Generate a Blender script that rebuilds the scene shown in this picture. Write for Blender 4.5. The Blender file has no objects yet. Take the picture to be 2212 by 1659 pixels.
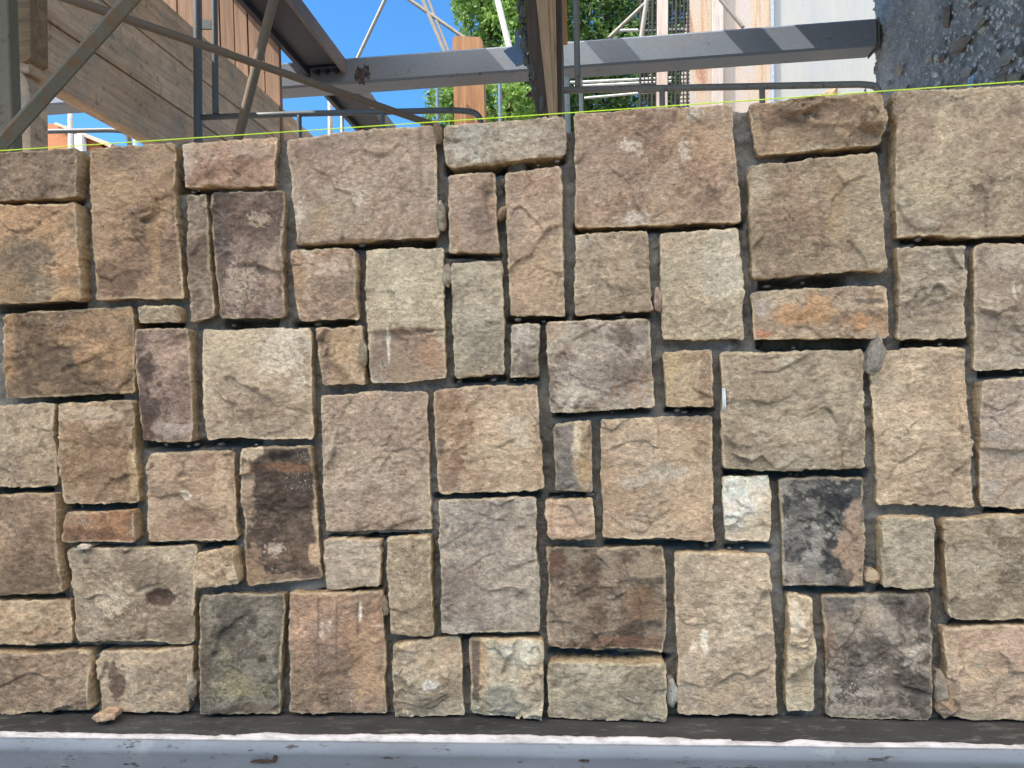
import bpy, math
import numpy as np
from mathutils import Vector, Matrix

S = bpy.context.scene
COL = S.collection
# ------------------------------------------------------------------ camera
CX, CY, FPX = 1106.0, 829.5, 1660.0          # photograph measured on a 2212 x 1659 grid
YAW, ROLL = math.radians(5.43), math.radians(1.9)
CAM = np.array([0.0, -1.5, 1.6])
F = np.array([-math.sin(YAW), math.cos(YAW), 0.0])
R0 = np.array([math.cos(YAW), math.sin(YAW), 0.0]); U0 = np.array([0, 0, 1.0])
RC = R0 * math.cos(ROLL) - U0 * math.sin(ROLL)
UC = U0 * math.cos(ROLL) + R0 * math.sin(ROLL)
cam = bpy.data.cameras.new('camera'); co = bpy.data.objects.new('camera', cam); COL.objects.link(co)
cam.sensor_width = 36; cam.lens = 36 * FPX / 2212; cam.clip_start = 0.05; cam.clip_end = 3000
co.matrix_world = Matrix([[RC[0], UC[0], -F[0], CAM[0]], [RC[1], UC[1], -F[1], CAM[1]], [RC[2], UC[2], -F[2], CAM[2]], [0, 0, 0, 1]])
S.camera = co
# ------------------------------------------------------------------ sky, sun, exposure
SUN = np.array([-0.60, -0.25, 0.76]); SUN = SUN / np.linalg.norm(SUN)
w = bpy.data.worlds.new('World'); S.world = w; w.use_nodes = True
nt = w.node_tree; bg = nt.nodes['Background']
sk = nt.nodes.new('ShaderNodeTexSky'); sk.sky_type = 'NISHITA'; sk.sun_disc = False
sk.sun_elevation = math.asin(SUN[2]); sk.sun_rotation = math.atan2(SUN[0], SUN[1])
sk.air_density = 1.0; sk.dust_density = 0.2; sk.ozone_density = 3.0
bg.inputs[1].default_value = 0.12
def wn(ty, **k):
    n = nt.nodes.new(ty)
    for a, b in k.items(): setattr(n, a, b)
    return n
def wmath(op, a, b=None, c=None):
    n = wn('ShaderNodeMath', operation=op)
    for i, v in enumerate((a, b, c)):
        if v is None: continue
        if isinstance(v, bpy.types.NodeSocket): nt.links.new(v, n.inputs[i])
        else: n.inputs[i].default_value = v
    return n.outputs[0]
tc = wn('ShaderNodeTexCoord'); sp = wn('ShaderNodeSeparateXYZ'); nt.links.new(tc.outputs['Generated'], sp.inputs[0])
cn = wn('ShaderNodeTexNoise'); cn.inputs['Scale'].default_value = 2.6; cn.inputs['Detail'].default_value = 7; nt.links.new(tc.outputs['Generated'], cn.inputs['Vector'])
side = wn('ShaderNodeMapRange'); nt.links.new(sp.outputs['Y'], side.inputs[0]); side.inputs[1].default_value = .0; side.inputs[2].default_value = -.25; side.clamp = True
hi = wn('ShaderNodeMapRange'); nt.links.new(sp.outputs['Z'], hi.inputs[0]); hi.inputs[1].default_value = .42; hi.inputs[2].default_value = .64
cl_ = wn('ShaderNodeMapRange'); nt.links.new(cn.outputs['Fac'], cl_.inputs[0]); cl_.inputs[1].default_value = .36; cl_.inputs[2].default_value = .5
cm_ = wmath('MULTIPLY', wmath('MULTIPLY', side.outputs[0], hi.outputs[0]), cl_.outputs[0])
tint = wn('ShaderNodeMix', data_type='RGBA', blend_type='MULTIPLY'); tint.inputs[0].default_value = 1
nt.links.new(sk.outputs[0], tint.inputs[6]); tint.inputs[7].default_value = (.43, .84, 1.12, 1)
cmx = wn('ShaderNodeMix', data_type='RGBA'); nt.links.new(cm_, cmx.inputs[0]); nt.links.new(tint.outputs[2], cmx.inputs[6]); cmx.inputs[7].default_value = (31, 29.4, 27, 1)
nt.links.new(cmx.outputs[2], bg.inputs[0])      # added unseen bank of bright cloud, put behind the view to light the wall
sl = bpy.data.lights.new('sun', 'SUN'); sl.energy = 4.2; sl.angle = math.radians(0.5); sl.color = (1, .95, .86)
so = bpy.data.objects.new('sun', sl); COL.objects.link(so)
so.rotation_euler = Vector(SUN).to_track_quat('Z', 'Y').to_euler()
S.view_settings.view_transform = 'Standard'; S.view_settings.look = 'None'
S.view_settings.exposure = 1.0; S.view_settings.gamma = 1

# ------------------------------------------------------------------ helpers
def ray(px, py): return F * FPX + RC * (px - CX) - UC * (py - CY)
def PY(px, py, y):
    d = ray(px, py); return CAM + d * ((y - CAM[1]) / d[1])
def PX(px, py, x):
    d = ray(px, py); return CAM + d * ((x - CAM[0]) / d[0])
def PZ(px, py, z):
    d = ray(px, py); return CAM + d * ((z - CAM[2]) / d[2])
def lin(c, k=1.0):
    a = np.array(c, float) / 255.0
    return np.clip(np.where(a <= .04045, a / 12.92, ((a + .055) / 1.055) ** 2.4) * k, 0, .95)

def _h(ix, iy, iz, seed):
    with np.errstate(over='ignore'):
        h = (ix.astype(np.int64).astype(np.uint32) * np.uint32(374761393) + iy.astype(np.int64).astype(np.uint32) * np.uint32(668265263)
             + iz.astype(np.int64).astype(np.uint32) * np.uint32(2246822519) + np.uint32((seed * 3266489917) & 0xffffffff))
        h = (h ^ (h >> np.uint32(13))) * np.uint32(1274126177)
        h = h ^ (h >> np.uint32(16)); h = h * np.uint32(2654435761); h = h ^ (h >> np.uint32(15))
    return h.astype(np.float64) / 4294967295.0
def vn(x, y, z, seed=0):
    x = np.asarray(x, float); y = np.asarray(y, float) + 0 * x; z = np.asarray(z, float) + 0 * x
    fx, fy, fz = np.floor(x), np.floor(y), np.floor(z)
    u, v, t = x - fx, y - fy, z - fz
    u, v, t = u*u*u*(u*(u*6-15)+10), v*v*v*(v*(v*6-15)+10), t*t*t*(t*(t*6-15)+10)
    r = 0
    for a in (0, 1):
        for b in (0, 1):
            for c in (0, 1):
                r = r + _h(fx + a, fy + b, fz + c, seed) * (u if a else 1-u) * (v if b else 1-v) * (t if c else 1-t)
    return r * 2 - 1
def fbm(x, y, z, f, o=4, seed=0, g=.5):
    s = 0; a = 1; n = 0
    for i in range(o):
        s = s + a * vn(np.asarray(x)*f + 17.3*i, np.asarray(y)*f + 5.1*i, np.asarray(z)*f + 9.7*i, seed + i*101); n += a; a *= g; f *= 2.03
    return s / n
def ss(a, b, x):
    t = np.clip((x - a) / (b - a), 0, 1); return t*t*(3 - 2*t)

def shards(x, z, f, seed, jit=.95):
    """broken facets: every cell of a warped voronoi diagram is its own tilted plane"""
    wx = x*f + .55*fbm(x, z, 0*x, f*.9, 3, seed+1); wz = z*f + .55*fbm(x, z, 0*x, f*.9, 3, seed+2)
    fx, fz = np.floor(wx), np.floor(wz); best = np.full(x.shape, 9e9); out = np.zeros(x.shape); idv = np.zeros(x.shape)
    for i in (-1, 0, 1):
        for j in (-1, 0, 1):
            cx, cz = fx+i, fz+j
            px = cx + .5 + jit*(_h(cx, cz, 0*cx, seed)-.5); pz = cz + .5 + jit*(_h(cx, cz, 0*cx+1, seed)-.5)
            d = (wx-px)**2 + (wz-pz)**2
            tx, tz = _h(cx, cz, 0*cx+2, seed)*2-1, _h(cx, cz, 0*cx+3, seed)*2-1; o = _h(cx, cz, 0*cx+4, seed)*2-1
            v = (tx*(wx-px) + tz*(wz-pz) + .35*o); m = d < best
            out = np.where(m, v, out); idv = np.where(m, o, idv); best = np.where(m, d, best)
    return out/f, idv
def tag(o, label=None, cat=None, group=None, kind=None):
    if label: o['label'] = label
    if cat: o['category'] = cat
    if group: o['group'] = group
    if kind: o['kind'] = kind
    return o
def empty(name, loc, label, cat, group=None):
    o = bpy.data.objects.new(name, None); COL.objects.link(o); o.location = [float(a) for a in loc]; o.empty_display_size = .05
    return tag(o, label, cat, group)
def mesh(name, V, Fc, mat, parent=None, col=None, smooth=False, label=None):
    V = np.asarray(V, float)
    c = V.mean(0) if parent is None or True else 0
    me = bpy.data.meshes.new(name); me.from_pydata((V - c).tolist(), [], [list(map(int, f)) for f in Fc]); me.update()
    if col is not None:
        ca = me.color_attributes.new('Col', 'FLOAT_COLOR', 'POINT')
        cc = np.ones((len(V), 4)); cc[:, :3] = col; ca.data.foreach_set('color', cc.ravel())
    if smooth: me.polygons.foreach_set('use_smooth', [True] * len(me.polygons))
    if mat: me.materials.append(mat)
    o = bpy.data.objects.new(name, me); COL.objects.link(o)
    if parent is not None:
        o.parent = parent; o.location = c - np.array(parent.location)
    else: o.location = c
    if label: o['label'] = label
    return o
class MB:
    def __init__(s): s.v = []; s.f = []
    def add(s, V, Fc):
        b = len(s.v); s.v += [list(map(float, p)) for p in V]; s.f += [[b + i for i in f] for f in Fc]; return s
    def box(s, a, b, bev=0.0):
        a = np.minimum(a, b) if True else a; 
        return s
    def build(s, name, mat, parent=None, smooth=False, label=None): return mesh(name, s.v, s.f, mat, parent, None, smooth, label)
def prism(mb, poly, d):
    """poly: list of 3d points of one face, d: extrusion vector"""
    n = len(poly); A = [np.array(p, float) for p in poly]; B = [p + np.array(d, float) for p in A]
    mb.add(A + B, [list(range(n)), list(range(2*n-1, n-1, -1))] + [[i, i+n, (i+1) % n + n, (i+1) % n] for i in range(n)])
def box(mb, x0, x1, y0, y1, z0, z1, bev=0.004):
    b = min(bev, abs(x1-x0)/3, abs(y1-y0)/3, abs(z1-z0)/3)
    # chamfered box
    V = []; idx = {}
    def vid(p):
        k = tuple(np.round(p, 6)); 
        if k not in idx: idx[k] = len(V); V.append(p)
        return idx[k]
    X = (x0, x1); Y = (y0, y1); Z = (z0, z1); Fc = []
    def pt(i, j, k, ax):
        p = [X[i] + (b if i == 0 else -b), Y[j] + (b if j == 0 else -b), Z[k] + (b if k == 0 else -b)]
        p[ax] = (X, Y, Z)[ax][(i, j, k)[ax]]; return vid(p)
    for ax in range(3):
        for s_ in (0, 1):
            q = []
            for a_, b_ in ((0, 0), (1, 0), (1, 1), (0, 1)):
                c = [0, 0, 0]; c[ax] = s_; o_ = [t for t in range(3) if t != ax]; c[o_[0]] = a_; c[o_[1]] = b_; q.append(pt(*c, ax))
            Fc.append(q)
    for ax in range(3):
        o_ = [t for t in range(3) if t != ax]
        for a_ in (0, 1):
            for b_ in (0, 1):
                q = []
                for s_, axx in ((0, o_[0]), (1, o_[0]), (1, o_[1]), (0, o_[1])):
                    c = [0, 0, 0]; c[ax] = s_; c[o_[0]] = a_; c[o_[1]] = b_; q.append(pt(*c, axx))
                Fc.append(q)
    for i in (0, 1):
        for j in (0, 1):
            for k in (0, 1): Fc.append([pt(i, j, k, 0), pt(i, j, k, 1), pt(i, j, k, 2)])
    mb.add(V, Fc)
def tube(mb, pts, r, n=12, wob=0.0, seed=0, cap=True):
    pts = [np.array(p, float) for p in pts]; V = []; Fc = []
    up = np.array([0, 0, 1.0])
    T0 = pts[1] - pts[0]; T0 /= np.linalg.norm(T0)
    if abs(T0[2]) > .95: up = np.array([0, 1.0, 0])
    a = np.cross(T0, up); a /= np.linalg.norm(a)
    for i, p in enumerate(pts):
        T = pts[min(i+1, len(pts)-1)] - pts[max(i-1, 0)]; T /= np.linalg.norm(T)
        a = a - T * a.dot(T); a /= np.linalg.norm(a); b = np.cross(T, a)
        rr = r * (1 + wob * float(vn(np.array([i * 1.7 + seed]), 0, 0, 5)[0]))
        for k in range(n):
            t = 2 * math.pi * k / n; V.append(p + rr * (math.cos(t) * a + math.sin(t) * b))
    m = len(pts)
    for i in range(m-1):
        for k in range(n): Fc.append([i*n+k, i*n+(k+1) % n, (i+1)*n+(k+1) % n, (i+1)*n+k])
    if cap: Fc += [list(range(n-1, -1, -1)), [(m-1)*n+k for k in range(n)]]
    mb.add(V, Fc)
def seg(p, q, n=10):
    p = np.array(p, float); q = np.array(q, float); return [p + (q-p)*i/n for i in range(n+1)]
def bend(pts, r, n=7):
    """round the interior corners of a polyline"""
    pts = [np.array(p, float) for p in pts]; out = [pts[0]]
    for i in range(1, len(pts)-1):
        a = pts[i-1] - pts[i]; b = pts[i+1] - pts[i]; la, lb = np.linalg.norm(a), np.linalg.norm(b)
        d = min(r, la*.45, lb*.45); A = pts[i] + a/la*d; B = pts[i] + b/lb*d
        for k in range(n+1):
            t = k/n; out.append((1-t)**2*A + 2*t*(1-t)*pts[i] + t*t*B)
    return out + [pts[-1]]

# ------------------------------------------------------------------ materials
def newmat(name):
    m = bpy.data.materials.new(name); m.use_nodes = True; return m, m.node_tree, m.node_tree.nodes['Principled BSDF']
def nd(t, ty, **k):
    n = t.nodes.new(ty)
    for a, b in k.items():
        if a in n.inputs: n.inputs[a].default_value = b
        else: setattr(n, a, b)
    return n
def noise(t, src, scale, detail=6, rough=.6, vec=(1, 1, 1), dist=0.0, loc=(0, 0, 0), rot=(0, 0, 0)):
    mp = nd(t, 'ShaderNodeMapping'); mp.inputs['Scale'].default_value = vec; mp.inputs['Location'].default_value = loc; mp.inputs['Rotation'].default_value = rot
    t.links.new(src, mp.inputs[0])
    n = nd(t, 'ShaderNodeTexNoise'); n.inputs['Scale'].default_value = scale; n.inputs['Detail'].default_value = detail
    n.inputs['Roughness'].default_value = rough; n.inputs['Distortion'].default_value = dist
    t.links.new(mp.outputs[0], n.inputs['Vector']); return n.outputs['Fac']
def ramp(t, fac, stops, interp='LINEAR'):
    r = nd(t, 'ShaderNodeValToRGB'); r.color_ramp.interpolation = interp; e = r.color_ramp.elements
    while len(e) < len(stops): e.new(.5)
    for i, (p, c) in enumerate(stops):
        e[i].position = p; e[i].color = (*c, 1) if hasattr(c, '__len__') else (c, c, c, 1)
    t.links.new(fac, r.inputs[0]); return r.outputs[0]
def mix(t, fac, a, b, mode='MIX'):
    m = nd(t, 'ShaderNodeMix'); m.data_type = 'RGBA'; m.blend_type = mode; m.clamp_result = False
    for i, v in ((0, fac), (6, a), (7, b)):
        if isinstance(v, bpy.types.NodeSocket): t.links.new(v, m.inputs[i])
        elif i == 0: m.inputs[0].default_value = v
        else: m.inputs[i].default_value = (*[float(q) for q in v], 1) if hasattr(v, '__len__') else (v, v, v, 1)
    return m.outputs[2]
def bump(t, b, hs):
    prev = None
    for h, st, di in hs:
        n = nd(t, 'ShaderNodeBump'); n.inputs['Strength'].default_value = st; n.inputs['Distance'].default_value = di
        t.links.new(h, n.inputs['Height'])
        if prev: t.links.new(prev, n.inputs['Normal'])
        prev = n.outputs[0]
    t.links.new(prev, b.inputs['Normal'])
def pos(t): return nd(t, 'ShaderNodeNewGeometry').outputs['Position']
def objc(t): return nd(t, 'ShaderNodeTexCoord').outputs['Object']

def stone_mat():
    m, t, b = newmat('sandstone'); p = pos(t)
    a = nd(t, 'ShaderNodeAttribute'); a.attribute_name = 'Col'
    g1 = noise(t, p, 130, 9, .72, (.75, 1, 1.3), .6, rot=(0, .35, 0))
    g2 = noise(t, p, 420, 4, .7, (.6, 1, 1.5), .3, rot=(0, .5, 0))
    c = mix(t, 1.0, a.outputs['Color'], ramp(t, g1, [(.28, (.50, .46, .43)), (.5, (1, 1, 1)), (.74, (1.5, 1.48, 1.45))]), 'MULTIPLY')
    c = mix(t, .8, c, ramp(t, g2, [(.3, (.66, .62, .58)), (.5, (1, 1, 1)), (.72, (1.3, 1.3, 1.3))]), 'MULTIPLY')
    def mul(x, y):
        n = nd(t, 'ShaderNodeMath'); n.operation = 'MULTIPLY'; t.links.new(x, n.inputs[0]); t.links.new(y, n.inputs[1]); return n.outputs[0]
    s = noise(t, p, 210, 3, .6, (1, 1, .7), 1.5, loc=(3, 1, 7)); ms = noise(t, p, 11, 3, .6, loc=(2, 8, 7))
    c = mix(t, mul(ramp(t, s, [(.57, 0.), (.64, .7)]), ramp(t, ms, [(.56, 0.), (.68, 1.)])), c, (.66, .62, .55))
    s2 = noise(t, p, 170, 3, .6, (.6, 1, 1.4), 1.0, loc=(9, 4, 1)); ms2 = noise(t, p, 13, 3, .6, loc=(7, 3, 1))
    c = mix(t, mul(ramp(t, s2, [(.55, 0.), (.64, .7)]), ramp(t, ms2, [(.54, .08), (.68, .8)])), c, (.09, .065, .05))
    t.links.new(c, b.inputs['Base Color']); b.inputs['Roughness'].default_value = .9
    b.inputs['Specular IOR Level'].default_value = .25
    bump(t, b, [(g1, 1.0, .006), (g2, .8, .0022)])
    return m
def mortar_mat():
    m, t, b = newmat('mortar'); p = pos(t)
    g1 = noise(t, p, 60, 8, .7); g2 = noise(t, p, 300, 5, .7)
    c = ramp(t, g1, [(.3, lin((88, 82, 74))), (.55, lin((114, 108, 99))), (.75, lin((140, 134, 124)))])
    c = mix(t, 1, c, ramp(t, g2, [(.3, (.6, .6, .6)), (.5, (1, 1, 1)), (.7, (1.3, 1.3, 1.3))]), 'MULTIPLY')
    g3 = noise(t, p, 7, 5, .65); c = mix(t, ramp(t, g3, [(.48, 0.), (.62, .6)]), c, lin((152, 148, 140)))
    t.links.new(c, b.inputs['Base Color']); b.inputs['Roughness'].default_value = .92
    bump(t, b, [(g1, .8, .008), (g2, 1.0, .004)]); return m
def wood_mat(name, c0, c1, axis='y', gs=18, knots=True, stain=None, rough=.8):
    m, t, b = newmat(name); p = pos(t)
    v = {'x': (.06, 1, 1), 'y': (1, .06, 1), 'z': (1, 1, .06)}[axis]
    g = noise(t, p, gs, 9, .65, v, 1.2); g2 = noise(t, p, gs*6, 5, .6, v, .2)
    c = ramp(t, g, [(.28, lin(c0)), (.5, lin(np.array(c0)*.5+np.array(c1)*.5)), (.68, lin(c1))])
    c = mix(t, .8, c, ramp(t, g2, [(.3, (.68, .64, .6)), (.5, (1, 1, 1)), (.72, (1.25, 1.25, 1.25))]), 'MULTIPLY')
    if stain:
        s = noise(t, p, 3.5, 8, .72, loc=(4, 2, 8)); s2 = noise(t, p, 26, 6, .7, loc=(1, 2, 3))
        c = mix(t, ramp(t, s, [(.48, 0.), (.62, .8)]), c, lin(stain))
        c = mix(t, ramp(t, s2, [(.56, 0.), (.68, .6)]), c, lin((74, 66, 58)))
    t.links.new(c, b.inputs['Base Color']); b.inputs['Roughness'].default_value = rough
    bump(t, b, [(g2, .5, .0015)]); return m
def metal_mat(name, c, rust=.5, rough=.5, metallic=.0, rc=(96, 62, 42), sc=14, dirt=(120, 112, 98)):
    m, t, b = newmat(name); p = pos(t)
    g = noise(t, p, sc, 8, .72); g2 = noise(t, p, 70, 6, .7); g3 = noise(t, p, 5, 5, .6, (1, 1, 1), loc=(5, 5, 5))
    cc = mix(t, ramp(t, g3, [(.35, 0.), (.7, .45)]), lin(c), lin(dirt))
    cc = mix(t, ramp(t, g2, [(.35, .0), (.75, .35)]), cc, lin(np.array(c)*.6))
    e = .70 - .22*rust
    cc = mix(t, ramp(t, g, [(e, 0.), (e+.05, .85)]), cc, lin(rc))
    t.links.new(cc, b.inputs['Base Color']); b.inputs['Roughness'].default_value = rough; b.inputs['Metallic'].default_value = metallic
    bump(t, b, [(g, .3, .002), (g2, .25, .0008)]); return m
def plain(name, c, rough=.8, sc=30, amt=.25, bmp=.3, bd=.002):
    m, t, b = newmat(name); p = pos(t); g = noise(t, p, sc, 7, .65)
    cl = lin(c); cc = mix(t, 1, cl, ramp(t, g, [(.3, 1-amt), (.5, 1.), (.72, 1+amt)]), 'MULTIPLY')
    t.links.new(cc, b.inputs['Base Color']); b.inputs['Roughness'].default_value = rough
    bump(t, b, [(g, bmp, bd)]); return m

M_STONE = stone_mat(); M_MORTAR = mortar_mat()
# ------------------------------------------------------------------ ground (setting)
def ground_mat():
    m, t, b = newmat('packed_ground'); p = pos(t)
    g = noise(t, p, 1.2, 9, .7); g2 = noise(t, p, 40, 6, .7)
    c = ramp(t, g, [(.3, (.12, .105, .085)), (.7, (.20, .175, .145))])
    c = mix(t, 1, c, ramp(t, g2, [(.3, .7), (.5, 1.), (.7, 1.25)]), 'MULTIPLY')
    t.links.new(c, b.inputs['Base Color']); b.inputs['Roughness'].default_value = .95
    bump(t, b, [(g2, .5, .02)]); return m
gm = MB(); gm.add([(-900, -900, 0), (900, -900, 0), (900, 900, 0), (-900, 900, 0)], [[0, 1, 2, 3]])
tag(gm.build('ground', ground_mat()), 'packed sandy building site ground', kind='structure')

# ------------------------------------------------------------------ the stone wall
K = np.array([1.25, 1.15, .96])      # albedo per displayed value
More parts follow.
